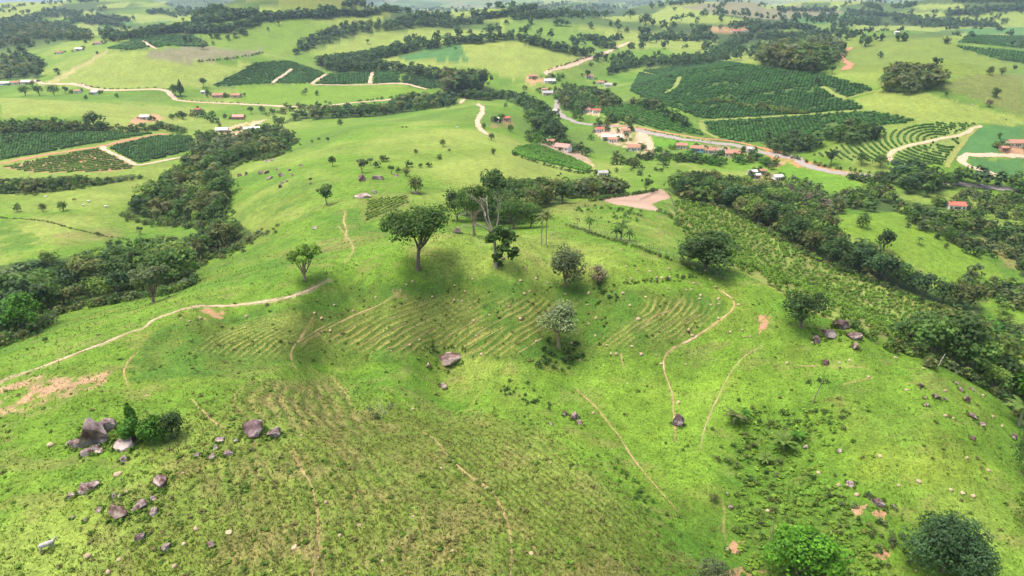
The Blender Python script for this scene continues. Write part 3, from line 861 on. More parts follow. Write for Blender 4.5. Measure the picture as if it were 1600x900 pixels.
for P, lb in (([(1060,121),(1058,130),(1050,140),(1035,147)], 'grass lane climbing between coffee blocks'), ([(1060,121),(1110,111),(1160,105)], 'grass lane over the brow of the coffee hill'),
              ([(1285,136),(1305,148),(1325,156)], 'grass lane down the right side of the coffee hill'), ([(1092,190),(1130,187),(1200,183),(1280,178),(1350,172)], 'grass lane along the foot of the coffee hill'),
              ([(1095,192),(1100,205),(1125,218)], 'grass lane at the lower coffee corner'), ([(1325,154),(1350,147),(1372,141)], 'grass lane above the pale pasture'),
              ([(426,130),(440,120),(456,108)], 'earth lane up the coffee knoll'), ([(487,132),(500,122),(510,116)], 'earth lane at the right of the coffee knoll'), ([(579,131),(580,120),(583,112)], 'earth lane crossing the coffee strip'),
              ([(487,133),(560,133),(627,131),(668,140)], 'earth lane below the coffee strip'), ([(222,64),(236,72),(246,77)], 'earth lane in the far dark coffee field'),
              ([(940,182),(1000,199),(1060,212),(1110,220)], 'grass verge under the village coffee rows'), ([(1000,112),(1030,118),(1050,116)], 'grass lane in the upper coffee')):
    ribbon('farm_track', P, 4.5, (0.20, 0.25, 0.06) if 'grass' in lb else ROADC, lb, 0.3)
for P, w, lb, c, c2 in PATHS:
    if 'bottom' in lb: continue
    ribbon('cattle_path', P, w * 0.42, c, lb, 0.02, 0.8, c2, 3.0, True)
# terracettes trodden along the hollow
def family(P0, P1, n, lo, hi, lb):
    a, b_ = np.array(P0, float), np.array(P1, float)
    for k in range(n):
        t = (k + rng.uniform(-0.25, 0.25)) / max(1, n - 1)
        i0 = rng.uniform(0, 0.5); i1 = i0 + rng.uniform(0.25, 0.5)
        s = smooth_line(a * (1 - t) + b_ * t, 4) + rng.normal(size=2) * 1.5
        s = s[int(i0 * len(s)):int(i1 * len(s))]
        if len(s) < 6: continue
        o = ribbon('terrace_track', s[::3], rng.uniform(lo, hi), np.array((0.25, 0.23, 0.085)) * rng.uniform(0.8, 1.1), lb, 0.015, 0.8, None, 3.0, True)
        o['group'] = 'trodden terraces of the hollow'
family([(455,545),(520,505),(590,478),(650,455)], [(800,565),(850,535),(900,500),(950,465)], 12, 0.10, 0.2, 'thin trodden terrace track across the green hollow')
family([(940,545),(980,515),(1020,492),(1050,465)], [(1090,525),(1120,502),(1140,486),(1135,462)], 4, 0.10, 0.2, 'thin trodden terrace track on the right of the hollow')

# ------------------------------------------------------------------ vegetation
def leaf_quads(mb, c, nrm, size, tint, r, aspect=0.75):
    n_ = len(c)
    nrm = nrm / (np.linalg.norm(nrm, axis=1)[:, None] + 1e-9)
    t = np.cross(nrm, r.normal(size=(n_, 3)))
    t /= np.linalg.norm(t, axis=1)[:, None] + 1e-9
    b_ = np.cross(nrm, t)
    s = np.broadcast_to(size, (n_,))[:, None] * 0.5
    k = r.uniform(0.75, 1.25, (n_, 4, 1))
    v = np.stack([c - t * s * k[:, 0] - b_ * s * aspect, c + t * s * k[:, 1] * 0.6 - b_ * s * aspect * k[:, 2],
                  c + t * s * k[:, 2] + b_ * s * aspect * 0.7, c - t * s * 0.5 + b_ * s * aspect * k[:, 3]], 1)
    f = np.arange(4 * n_).reshape(-1, 4)
    mb.add(v.reshape(-1, 3), f, np.repeat(np.broadcast_to(tint, (n_, 3)), 4, 0))

def crown_points(r, cz, rx, rz, nl, n_, lobe=(0.34, 0.52), low=-0.45, ragged=0.12, fill=0.12, reach=(0.42, 0.92)):
    d = r.normal(size=(nl, 3)); d /= np.linalg.norm(d, axis=1)[:, None]
    d[:, 2] = np.where(d[:, 2] < low, -d[:, 2], d[:, 2])
    R = np.array([rx, rx, rz])
    lc = np.array([0, 0, cz]) + d * R * r.uniform(*reach, (nl, 1))
    lr = r.uniform(*lobe, nl) * (rx * rx * rz) ** (1 / 3)
    lb = r.uniform(0.68, 1.3, nl)
    k = r.integers(0, nl, n_)
    dd = r.normal(size=(n_, 3)); dd /= np.linalg.norm(dd, axis=1)[:, None]
    dd[:, 2] = np.where(r.random(n_) < 0.45, np.abs(dd[:, 2]), dd[:, 2])
    p = lc[k] + dd * (lr[k] * r.uniform(0.72, 1.0 + ragged, n_))[:, None]
    nr_ = dd + 0.38 * r.normal(size=(n_, 3)) + np.array([0, 0, 0.55])
    inn = r.random(n_) < fill
    p[inn] = np.array([0, 0, cz]) + r.normal(size=(inn.sum(), 3)) * R * 0.36
    hue = r.uniform(-0.12, 0.16, n_)
    br = lb[k] * r.uniform(0.72, 1.28, n_)
    tint = np.stack([br * (1 + hue), br, br * (1 - hue * 0.6)], 1)
    return p, nr_, tint, lc

BARK = (0.17, 0.135, 0.10)
def limb_path(r, a, b, sag=0.06, n_=5):
    t = np.linspace(0, 1, n_)[:, None]
    a, b = np.asarray(a, float), np.asarray(b, float)
    m_ = np.linalg.norm(b - a)
    off = r.normal(size=3) * sag * m_
    return a + (b - a) * t + off * (np.sin(t * math.pi)) + np.array([0, 0, 0.08 * m_]) * t * t

def make_tree(seed, kind, nleaf, size, limbs=5):
    """unit-height tree: returns (crown mesh, trunk mesh)"""
    r = np.random.default_rng(seed)
    P = {'round': (0.60, 0.40, 0.36, 14, 0.02), 'umb': (0.70, 0.52, 0.26, 20, -0.1), 'euc': (0.60, 0.24, 0.38, 13, -0.6), 'bush': (0.47, 0.60, 0.47, 26, -0.7),
         'tall': (0.62, 0.30, 0.36, 12, -0.4), 'wide': (0.56, 0.62, 0.40, 22, -0.35), 'sparse': (0.66, 0.44, 0.30, 11, -0.3), 'cone': (0.46, 0.30, 0.50, 14, -0.8), 'wood': (0.52, 0.50, 0.44, 18, -0.5)}[kind]
    cz, rx, rz, nl, low = P
    lobe = (0.20, 0.44) if kind in ('umb', 'sparse', 'wide') else (0.24, 0.52)
    p, nn, tint, lc = crown_points(r, cz, rx, rz, nl, nleaf, lobe, low, 0.16, 0.04 if kind == 'sparse' else 0.14, (0.45, 0.68) if kind == 'bush' else (0.42, 0.92))
    if kind == 'cone':
        k = np.clip((1.0 - p[:, 2]) / 0.75, 0.15, 1.15)
        p[:, :2] *= k[:, None]
    mb = MB()
    leaf_quads(mb, p, nn, size * r.uniform(0.7, 1.3, len(p)), tint, r)
    crown = mb.mesh('crown', M['leaf'])
    tb = MB()
    fork = 0.30 if kind in ('umb', 'round', 'euc', 'tall') else 0.16
    lean = r.normal(size=2) * 0.03
    r0 = 0.030 if kind != 'euc' else 0.018
    top = np.array([lean[0], lean[1], fork])
    tb.tube([(0, 0, -0.05), (lean[0] * .3, lean[1] * .3, fork * .4), tuple(top)], [r0 * 1.5, r0, r0 * .85], 7, BARK)
    for k in r.permutation(len(lc))[:limbs]:
        e = lc[k]
        e = top + (e - top) * 0.95
        tb.tube(limb_path(r, top, e), np.linspace(r0 * .7, r0 * .16, 5), 5, BARK)
    trunk = tb.mesh('trunk', M['bark'], True)
    return crown, trunk

MID = {k: [make_tree(100 + 7 * i + 31 * j, k, 620, 0.082) for i in range(n_)] for j, (k, n_) in enumerate((('round', 6), ('tall', 3), ('euc', 3), ('bush', 4), ('wide', 3), ('sparse', 2), ('wood', 7)))}
def far_pts(seed, kind, n_, size):
    r = np.random.default_rng(seed)
    cz, rx, rz = {'round': (0.52, 0.46, 0.44), 'euc': (0.55, 0.28, 0.44), 'bush': (0.45, 0.6, 0.46)}[kind]
    p, nn, tint, lc = crown_points(r, cz, rx, rz, 7, n_, (0.4, 0.6), -0.8, 0.1, 0.2)
    mb = MB(); leaf_quads(mb, p, nn, size * r.uniform(0.7, 1.3, len(p)), tint, r)
    return np.vstack(mb.v), np.vstack(mb.c)
FARM = {'round': [far_pts(300 + i, 'round', 90, 0.21) for i in range(6)], 'euc': [far_pts(330 + i, 'euc', 90, 0.19) for i in range(4)], 'bush': [far_pts(350 + i, 'bush', 60, 0.26) for i in range(4)],
        'tiny': [far_pts(370 + i, 'round', 26, 0.36) for i in range(5)]}

GREENS = {'dark': (0.055, 0.108, 0.028), 'mid': (0.080, 0.155, 0.032), 'olive': (0.130, 0.160, 0.048), 'bright': (0.075, 0.20, 0.020), 'grey': (0.115, 0.158, 0.068),
          'brown': (0.17, 0.14, 0.10), 'lime': (0.17, 0.30, 0.04), 'pale': (0.18, 0.24, 0.11), 'vivid': (0.10, 0.26, 0.020), 'blue': (0.055, 0.115, 0.042), 'light': (0.14, 0.225, 0.042)}
TINTW = {'vivid': 'vivid green', 'lime': 'lime green', 'pale': 'pale green', 'dark': 'dark green', 'mid': 'green', 'olive': 'olive green', 'bright': 'bright green', 'grey': 'grey green', 'brown': 'brownish', 'blue': 'deep green', 'light': 'light green'}

def plant_tree(name, xyz, h, kind, tone, seed, wide=1.0, rz=None):
    crown, trunk = MID[kind][seed % len(MID[kind])]
    o = empty(name, xyz, rz if rz is not None else (seed * 2.399) % 6.28, (h * wide, h * wide, h))
    c = link('crown', crown, o)
    g = np.array(GREENS[tone]) * (0.75 + 0.6 * ((seed * 0.618) % 1))
    c.color = (*g, 1)
    t = link('trunk', trunk, o)
    t.color = (1, 1, 1, 1)
    return o

def far_mass(name, items, label, seed=0):
    """one mass of small trees: items (x, y, z, h, kind, tone)"""
    r = np.random.default_rng(seed)
    mb = MB()
    for x, y, z, h, kind, tone in items:
        v, c = FARM[kind][r.integers(len(FARM[kind]))]
        a = r.uniform(0, 6.28); ca_, sa = math.cos(a), math.sin(a)
        w_ = h * r.uniform(0.85, 1.25)
        vv = np.stack([(v[:, 0] * ca_ - v[:, 1] * sa) * w_ + x, (v[:, 0] * sa + v[:, 1] * ca_) * w_ + y, v[:, 2] * h + z - 0.04 * h], 1)
        mb.add(vv, np.arange(len(vv)).reshape(-1, 4), c * np.array(GREENS[tone]) * r.uniform(0.8, 1.2))
    o = link(name, mb.mesh(name, M['leaf']))
    o.color = (1, 1, 1, 1)
    tag(o, label, kind='stuff')
    return o

def px_m(p):
    """metres per photo pixel at a ground point (across the line of sight)"""
    p = np.atleast_2d(p)
    return (p[:, 1] * CP - (p[:, 2] - HCAM) * SP) / FPX

_o1 = ['first', 'second', 'third', 'fourth', 'fifth', 'sixth', 'seventh', 'eighth', 'ninth']
ORD = _o1 + ['tenth', 'eleventh', 'twelfth', 'thirteenth', 'fourteenth', 'fifteenth', 'sixteenth', 'seventeenth', 'eighteenth', 'nineteenth']
for _t in ('twent', 'thirt', 'fort', 'fift', 'sixt', 'sevent', 'eight', 'ninet'):
    ORD += [_t + 'ieth'] + [_t + 'y-' + w for w in _o1]
LAND = []          # landmarks for labels: (u, v, phrase)
def rel_labels(uv, noun):
    """a label for each thing: its rank outwards from the nearest landmark"""
    uv = np.asarray(uv, float); L = np.array([(a, b_) for a, b_, _ in LAND])
    key = []
    for p in uv:
        d = np.hypot(L[:, 0] - p[0], (L[:, 1] - p[1]) * 1.4)
        i = int(np.argmin(d)); dx, dy = p - L[i]
        w_ = ('left of' if dx < 0 else 'right of') if abs(dx) > abs(dy) * 1.1 else ('above' if dy < 0 else 'below')
        key.append((i, w_, d[i]))
    out = [None] * len(uv)
    for i, w_ in {(a, b_) for a, b_, _ in key}:
        ks = sorted([k for k in range(len(uv)) if key[k][:2] == (i, w_)], key=lambda k: key[k][2])
        for rank, k in enumerate(ks):
            ph = LAND[i][2]
            out[k] = f'{noun} nearest {w_} {ph}' if rank == 0 else f'{ORD[rank]} {noun} out {w_} {ph}'
    return out

# --- the woods
WSPEC = {  # wood: (height range, spacing factor, share of crown kept inside the outline, kinds, tones, place phrase)
 'left_front': ((6, 14), 0.56, 0.5, ['wood', 'wood', 'wood', 'wide', 'sparse'], ['dark', 'mid', 'light', 'olive', 'blue', 'grey', 'mid'], 'the wood below the left ridge'),
 'left_middle': ((6, 13), 0.56, 0.5, ['wood', 'wood', 'wide'], ['mid', 'dark', 'mid', 'light', 'olive'], 'the dense wood in the left valley'),
 'left_hedge': ((4, 8), 0.6, 0.8, ['wood', 'bush', 'wood'], ['mid', 'dark', 'olive', 'light'], 'the belt under the contour plot'),
 'brook': ((8, 12), 0.7, 0.4, ['wood', 'tall', 'wood'], ['mid', 'olive', 'dark', 'grey'], 'the brookside wood by the ridge'),
 'valley': ((9, 14), 0.75, 0.3, ['round', 'tall'], ['dark', 'mid', 'blue', 'olive'], 'the belt behind the grassy ridge'),
 'hamlet': ((9, 14), 0.7, 0.4, ['wood', 'wood', 'wide'], ['dark', 'mid', 'blue'], 'the trees beside the village road'),
 'gum': ((24, 30), 0.35, 0.0, ['euc', 'tall'], ['mid', 'olive', 'dark'], 'the tall grove in the valley'),
 'gallery': ((11, 15), 0.62, 0.0, ['round'], ['dark', 'blue', 'dark'], 'the tree line round the pale hill'),
 'gallery_back': ((12, 16), 0.7, 0.0, ['round'], ['dark', 'blue'], 'the tree line on the far left hills'),
 'right_strip': ((7, 13), 0.44, 0.45, ['wood', 'wood', 'wide'], ['mid', 'dark', 'olive', 'mid', 'blue', 'light'], 'the strip wood beside the plantation'),
 'right_wood': ((7, 14), 0.52, 0.7, ['wood', 'wide', 'wood', 'wood'], ['mid', 'dark', 'mid', 'olive', 'bright', 'light'], 'the right wood below the hill'),
 'roadside': ((10, 14), 0.6, 0.0, ['round', 'tall'], ['mid', 'dark', 'blue'], 'the roadside trees on the right'),
 'thicket': ((6, 9), 0.7, 0.3, ['wood', 'bush', 'wood'], ['mid', 'olive', 'dark', 'light'], 'the thicket behind the right meadow'),
 'thicket_left': ((5, 8), 0.8, 0.3, ['round', 'bush'], ['grey', 'olive', 'mid', 'brown'], 'the scrub left of the right meadow'),
 'far_gum': ((18, 24), 0.42, 0.4, ['euc', 'tall'], ['grey', 'olive', 'mid'], 'the wood above the coffee hill'),
 'dell': ((12, 18), 0.5, 0.4, ['wood', 'wood', 'wide'], ['olive', 'grey', 'dark', 'olive'], 'the wooded dell among the right pastures'),
 'coffee_edge': ((10, 14), 0.7, 0.2, ['round'], ['dark', 'blue', 'mid'], 'the tree line behind the coffee hill'),
 'village_trees': ((8, 13), 0.75, 0.3, ['round', 'tall'], ['dark', 'mid', 'olive', 'blue'], 'the trees round the village houses'),
 'crest_back': ((7, 11), 0.62, 0.3, ['wood', 'wood', 'wide'], ['dark', 'mid', 'olive', 'mid'], 'the trees behind the crest'),
 'ravine': ((6, 9), 0.7, 0.2, ['round', 'sparse', 'bush'], ['grey', 'olive', 'mid'], 'the scrub left of the ploughed patch'),
 'palm_dell': ((9, 13), 0.7, 0.2, ['round', 'bush'], ['mid', 'dark', 'olive'], 'the dell left of the striped plantation'),
 'road_left': ((8, 12), 0.6, 0.2, ['round'], ['dark', 'dark', 'mid'], 'the trees at the road bend'),
 'far_left': ((10, 16), 1.0, 0.2, ['round'], ['dark', 'blue', 'olive'], 'the far wooded slope on the left'),
 'far_left_top': ((10, 16), 0.9, 0.0, ['wood'], ['dark', 'blue', 'olive'], 'the far upper wood on the left'),
 'left_rise': ((6, 10), 0.75, 0.0, ['round', 'bush'], ['dark', 'mid', 'olive'], 'the trees behind the left coffee plot'),
 'lower_right': ((5, 8), 0.75, 0.0, ['round', 'bush'], ['mid', 'dark', 'olive'], 'the bushes at the right edge of the meadow'),
}
TREES = []   # (apparent height, wood, x, y, z, h, kind, tone, u, v)
for wk, (hr, sp, keepf, kinds, tones, ph) in WSPEC.items():
    r = np.random.default_rng(abs(hash_ := sum(ord(c_) * (i_ + 3) for i_, c_ in enumerate(wk))) % 9973)
    P = WPLOT[wk]; PX = np.array(WOODS[wk], float)
    lo, hi = P.min(0), P.max(0)
    hm = sum(hr) / 2; dmin = hm * sp
    area = (hi - lo).prod()
    nc_ = int(min(9000, area / dmin ** 2 * 5 + 60))
    q_ = r.uniform(lo, hi, (nc_, 2))
    q_ = q_[inside(P, q_[:, 0], q_[:, 1])]
    z_ = ground_z(q_[:, 0], q_[:, 1])
    got = np.zeros((0, 2))
    for (x_, y_), zz in zip(q_, z_):
        if len(got) and np.min(np.hypot(got[:, 0] - x_, (got[:, 1] - y_) * 0.9)) < dmin: continue
        h_ = r.uniform(*hr)
        if wk in ('brook', 'left_middle', 'valley', 'hamlet', 'left_front', 'thicket') and fbm(np.array([x_ / 22]), np.array([y_ / 30]), 190, 2)[0] > 0.22: continue
        if keepf:
            ut, vt = to_px(x_, y_, zz + h_ * keepf)
            if not inside(PX, np.array([ut]), np.array([vt]))[0]: continue
        u_, v_ = to_px(x_, y_, zz)
        got = np.vstack([got, (x_, y_)])
        TREES.append((h_ / (y_ / FPX), wk, x_, y_, zz, h_, kinds[r.integers(len(kinds))], tones[r.integers(len(tones))], u_, v_))
inview = [t for t in TREES if -40 < t[8] < 1640]
inview.sort(key=lambda t: -t[0])
NEAR_T, REST_T = inview[:280], inview[280:]
by = {}
for t in NEAR_T: by.setdefault(t[1], []).append(t)
sd_n = 0
for wk, ts in by.items():
    ph = WSPEC[wk][5]
    ts.sort(key=lambda t: t[9])
    nt_ = len(ts)
    thirds = [('far edge', ts[:nt_ // 3]), ('middle', ts[nt_ // 3:2 * nt_ // 3]), ('near edge', ts[2 * nt_ // 3:])] if nt_ >= 9 else [('', ts)]
    for side, part in thirds:
        part.sort(key=lambda t: t[8])
        for k, t in enumerate(part):
            sd_n += 1
            o = plant_tree('broadleaf_tree' if t[6] not in ('euc',) else 'eucalyptus_tree', (t[2], t[3], t[4]), t[5], t[6], t[7], sd_n)
            lb = f'{TINTW[t[7]]} tree, {ORD[k]} from left, ' + (f'{side} of {ph}' if side else f'in {ph}')
            tag(o, lb, 'tree', ph)
rest = {}
for t in REST_T: rest.setdefault(t[1], []).append(t)
for wk, ts in rest.items():
    far_mass('tree_mass', [(t[2], t[3], t[4], t[5], 'euc' if t[6] == 'euc' else 'round', t[7]) for t in ts], 'smaller trees filling ' + WSPEC[wk][5], 5)

# --- far trees along the field edges and in the far woods
fi, dd_, who = HEDGE
r = np.random.default_rng(77)
uu, vv_ = to_px(X[fi], Yv[fi], GZ.ravel()[fi])
cand = np.where((uu > -60) & (uu < 1660) & (r.random(len(fi)) < 0.3) & (((dd_ < 16 + Yv[fi] * 0.004) & (fbm(X[fi] / 260, Yv[fi] / 260, 150, 2) > -0.2)) | ((ccls[who] >= 70) & (ccls[who] < 94) & (r.random(len(fi)) < 0.5))))[0]
r.shuffle(cand)
cand = cand[:3600]
far_mass('far_tree_lines', [(X[fi[k]], Yv[fi[k]], GZ.ravel()[fi[k]], r.uniform(9, 17), 'tiny', ['dark', 'blue'][r.integers(2)]) for k in cand], 'dark tree lines and copses among the far farms', 9)
# scattered small trees on the middle distance pastures
sc_ = r.uniform([-40, 25], [1640, 150], (520, 2))
sc_ = sc_[fbm(sc_[:, 0] / 70, sc_[:, 1] / 25, 160, 2) > 0.05]
g_ = ground_at(sc_)
okc = r.random(len(g_)) < 0.35
for P in list(COFFEE.values()) + list(WPLOT.values()): okc &= ~inside(P, g_[:, 0], g_[:, 1])
PALEHILL = plot([(590,97),(640,80),(720,65),(800,62),(880,76),(935,88),(870,115),(800,125),(740,106),(690,110)]); okc &= ~inside(PALEHILL, g_[:, 0], g_[:, 1])
LHILL = plot([(60,133),(110,110),(165,85),(225,80),(320,96),(400,100),(330,135),(270,140),(160,141)]); okc &= ~inside(LHILL, g_[:, 0], g_[:, 1])
far_mass('distant_trees', [(*g_[k], r.uniform(5, 11), 'bush' if r.random() < .5 else 'round', ['dark', 'mid', 'blue', 'olive'][r.integers(4)]) for k in np.where(okc)[0]], 'small lone trees scattered over the distant pastures', 13)

def far_strip(lines, label, hr=(9, 16), per=1.0, tones=('dark', 'blue'), kind='tiny'):
    out = []
    for poly, sp in lines:
        d_ = dense(poly, 1.6 / per)
        d_ = d_ + np.stack([r.normal(size=len(d_)) * 2.0, r.normal(size=len(d_)) * sp], 1)
        for p in ground_at(d_):
            out.append((*p, r.uniform(*hr), kind, tones[r.integers(len(tones))]))
    far_mass('far_tree_strip', out, label, 31)
far_strip([([(0,38),(40,30),(90,22),(130,26)], 3), ([(0,48),(60,40),(110,44)], 3), ([(110,34),(160,30),(200,34)], 1.5), ([(230,20),(290,24),(340,20),(380,26)], 2), ([(300,36),(350,32),(400,24)], 1.5)], 'wooded folds of the far left hills')
far_strip([([(120,32),(150,36),(190,42)], 1.2), ([(165,62),(200,60),(240,54),(290,48),(360,48),(400,38)], 1.8), ([(230,52),(260,50),(340,50)], 1.5)], 'tree lines above the far dark coffee field', (9, 15))
far_strip([([(400,32),(450,28),(500,26),(530,24)], 1.5), ([(500,20),(560,26),(600,18),(680,16)], 1.3), ([(540,9),(580,8)], 1.5), ([(620,36),(660,28),(700,30)], 1.2)], 'tree lines on the far hills left of the middle')
far_strip([([(740,30),(790,26),(800,20),(850,12),(885,5)], 1.2), ([(800,27),(830,28),(880,24),(910,26),(940,22)], 1.6), ([(880,18),(930,12),(990,8),(1050,6)], 2.5), ([(1050,8),(1075,5),(1104,2)], 1.0)], 'tree lines on the far hills right of the middle')
far_strip([([(1215,18),(1260,17),(1302,18)], 1.2), ([(1170,50),(1200,44),(1240,44),(1270,48)], 1.5), ([(1300,46),(1330,38),(1375,36)], 2.0), ([(1420,36),(1480,36),(1535,41)], 1.4), ([(1480,24),(1530,18),(1600,14)], 1.4), ([(1395,12),(1430,8)], 1.3), ([(1490,3),(1600,2)], 1.5), ([(1330,22),(1380,24),(1430,30)], 1.2)], 'tree lines on the far right hills')
far_strip([([(1140,42),(1170,38),(1200,40)], 1.5), ([(1200,60),(1250,58),(1300,52),(1340,54)], 1.8), ([(1440,42),(1500,40),(1560,42)], 1.3), ([(910,62),(950,66),(970,60)], 1.5), ([(1000,64),(1040,60),(1080,64),(1110,60)], 1.8), ([(930,70),(960,78)], 1.2)], 'scattered tree lines behind the coffee hill', (8, 13))

far_strip([([(420,180),(470,172),(520,166)], 3), ([(340,196),(330,185),(300,180),(270,186)], 3), ([(395,215),(420,205),(440,196)], 4), ([(0,205),(60,203),(130,200),(190,204)], 3), ([(200,205),(250,203),(290,208)], 2), ([(300,222),(330,214),(360,218)], 4)], 'bushes and small trees about the left valley farm', (3, 8), 0.45, ('mid', 'dark', 'olive'), 'bush')
far_strip([([(860,120),(880,130),(900,142),(930,148)], 4), ([(880,150),(890,165),(905,185)], 4), ([(820,215),(850,228),(890,232),(920,240)], 4), ([(930,200),(960,188),(990,192)], 2), ([(1000,248),(1040,250),(1080,252),(1130,256)], 3), ([(1150,250),(1190,252),(1210,262)], 4), ([(960,255),(985,258),(1000,262)], 4), ([(840,205),(870,215)], 5)], 'bushes and small trees about the village', (3, 8), 0.5, ('mid', 'dark', 'olive', 'bright'), 'bush')
far_strip([([(1230,290),(1260,300),(1300,315)], 6), ([(1420,345),(1470,362),(1510,385),(1550,395)], 6), ([(1480,320),(1540,325),(1600,335)], 8), ([(1560,380),(1590,400),(1600,420)], 8), ([(1500,440),(1550,455),(1600,450)], 8), ([(1560,470),(1600,480)], 8), ([(1330,282),(1380,284),(1430,290)], 4), ([(1500,305),(1560,315),(1610,318)], 5)], 'scrub and banana patches behind the right meadow', (2, 6), 0.7, ('mid', 'dark', 'olive', 'grey', 'light'), 'bush')
far_strip([([(960,260),(1000,268),(1040,262)], 5), ([(590,262),(640,258),(700,250)], 9), ([(1000,278),(1060,270)], 4), ([(450,240),(470,228),(500,215)], 4)], 'low bushes dotted over the middle pastures', (1.5, 4), 0.12, ('mid', 'dark'), 'bush')

# --- trees that stand alone: photo foot point, height in photo pixels, kind, tone, label
LONE = [
 (511,320,30,'round','dark','dark round tree on the slope behind the sandy path end'),
 (520,260,16,'round','dark','small dark tree high on the grassy ridge'),
 (566,270,22,'sparse','grey','grey green tree leaning over the brown boulder behind the crest'),
 (579,258,12,'sparse','grey','thin grey tree behind the boulder on the rear slope'),
 (597,253,12,'bush','olive','small olive tree up the rear slope behind the boulders'),
 (612,272,14,'sparse','dark','small dark tree beside the flat boulder on the rear slope'),
 (635,275,15,'bush','olive','olive bush right of the small boulder on the rear slope'),
 (650,302,28,'bush','olive','round grey olive bush sitting on boulders behind the crest'),
 (692,229,12,'bush','dark','low dark bush on the middle of the grassy ridge'),
 (650,241,9,'bush','dark','small dark bush left of the middle of the ridge'),
 (771,241,10,'bush','dark','small dark round bush on the right of the ridge'),
 (513,222,8,'round','dark','tiny dark tree near the top left of the ridge'),
 (700,170,12,'bush','dark','dark bush at the top edge of the ridge'),
 (790,168,8,'bush','dark','tiny bush near the small farm on the ridge'),
 (756,201,10,'bush','mid','bush beside the winding drive'),
 (768,219,12,'bush','grey','grey bush at the foot of the winding drive'),
 (798,206,12,'bush','dark','dark bushes right of the small farm'),
 (532,197,12,'bush','dark','dark bush at the left foot of the ridge'),
 (358,306,32,'wide','dark','dark broad tree above the left valley wood'),
 (99,330,18,'bush','mid','round bush in the left valley meadow, right of two others'),
 (68,331,15,'bush','olive','olive bush in the left valley meadow, middle of three'),
 (28,331,15,'bush','dark','dark bush in the left valley meadow, left of three'),
 (173,388,15,'bush','dark','dark low bush in the valley meadow left of the bright tree'),
 (187,387,14,'bush','dark','second dark low bush beside the bright green tree'),
 (221,394,24,'round','bright','bright green round tree at the edge of the left wood'),
 (154,369,8,'bush','dark','small dark bush on the meadow ditch'),
 (237,354,9,'bush','mid','small bush right of the meadow below the valley wood'),
 (72,535,10,'bush','dark','low dark bush on the grass left of the sandy path'),
 (43,548,5,'bush','mid','tiny low bush on the grass near the left edge'),
 (933,441,28,'bush','brown','small brownish leafless shrub right of the broad grey tree'),
 (1347,356,26,'bush','mid','round tree at the top of the right meadow'),
 (1380,395,35,'round','dark','dark tree at the lower edge of the right meadow'),
 (1482,376,26,'bush','mid','round bush at the right side of the right meadow'),
 (1478,388,10,'bush','olive','low bush below the right side of the meadow'),
 (1520,352,26,'round','dark','dark round tree beside the red roofed white house'),
 (1083,278,13,'round','dark','dark round tree on the meadow above the strip wood'),
 (1009,300,22,'sparse','mid','slim tree behind the ploughed patch'),
 (963,270,9,'bush','mid','small bush on the meadow left of the village houses'),
 (990,263,18,'bush','olive','bushy tree below the village houses'),
 (283,150,26,'cone','dark','tall narrow dark tree by the bend of the left road'),
 (274,150,18,'round','mid','round tree left of the tall narrow tree by the road'),
 (318,137,16,'round','mid','tree left of the coffee knoll'),
 (150,203,28,'wide','dark','large dark tree behind the left coffee plot'),
 (57,195,12,'bush','dark','dark bush left of the large tree behind the plot'),
 (80,205,14,'bush','mid','rounded bush in front of the left pasture'),
 (40,150,16,'wide','mid','clump tree below the far left village'),
 (62,150,16,'wide','mid','second clump tree below the far left village'),
 (85,150,17,'wide','dark','third clump tree below the far left village'),
 (103,147,12,'round','dark','small tree right of the far village clump'),
 (135,156,8,'bush','dark','dark bush below the left road'),
 (183,153,8,'bush','mid','bush right below the left road'),
 (286,187,12,'round','dark','dark bush right of the reddish building site'),
 (268,187,10,'bush','mid','bush beside the reddish building site'),
 (393,178,12,'round','dark','round tree behind the left valley farm'),
 (352,186,9,'bush','dark','small bush left of the pink roofed farm'),
 (410,178,14,'bush','dark','dark clump right of the valley farm'),
 (575,69,8,'round','dark','lone tree on the far slope above the dark tree line'),
 (592,79,7,'bush','dark','lone low tree above the dark tree line'),
 (712,77,5,'bush','dark','tiny dark tree in the teal crop'),
 (435,40,8,'round','dark','dark tree on the far left hill'),
 (419,48,6,'bush','dark','lower dark tree on the far left hill'),
 (1400,107,12,'bush','dark','dark bush on the right pastures left of the dell'),
 (1555,152,16,'bush','dark','round dark bush on the upper right hill'),
 (1545,167,13,'bush','brown','brownish bush at the edge of the pale right hill'),
 (1478,150,7,'bush','dark','low dark bush beside the pale right hill'),
 (1546,117,14,'bush','dark','dark bush at the top of the upper right hill'),
 (1565,117,13,'bush','olive','olive bush at the top of the upper right hill'),
 (1403,52,7,'round','dark','dark tree behind the small white farm building'),
 (1357,20,18,'wide','dark','big dark round clump near the top right'),
 (1368,21,14,'wide','dark','right part of the dark clump near the top right'),
 (1008,44,22,'wide','dark','large dark clump on the pastures near the top'),
 (1096,58,20,'wide','dark','large dark clump left of the brown far field'),
 (985,30,14,'wide','blue','far dark clump behind the larger one at the top'),
 (945,30,14,'wide','blue','far dark clump at the top middle'),
 (1300,116,14,'round','dark','dark tree at the right top of the coffee hill'),
 (1277,132,12,'bush','dark','dark clump inside the coffee hill'),
 (1048,124,9,'bush','dark','dark clump in the upper coffee'),
 (918,123,14,'round','dark','dark round tree left of the orange roofed house'),
 (1298,258,24,'round','dark','dark round tree at the road bank'),
 (1345,258,20,'wide','mid','low tree in front of the striped plantation'),
 (1375,262,20,'wide','mid','second low tree in front of the striped plantation'),
 (220,366,13,'sparse','dark','thin tree above the bright green tree'),
]
MID['cone'] = [make_tree(900, 'cone', 620, 0.08)]
pts = ground_at([(a, b_) for a, b_, *_ in LONE])
pm = px_m(pts)
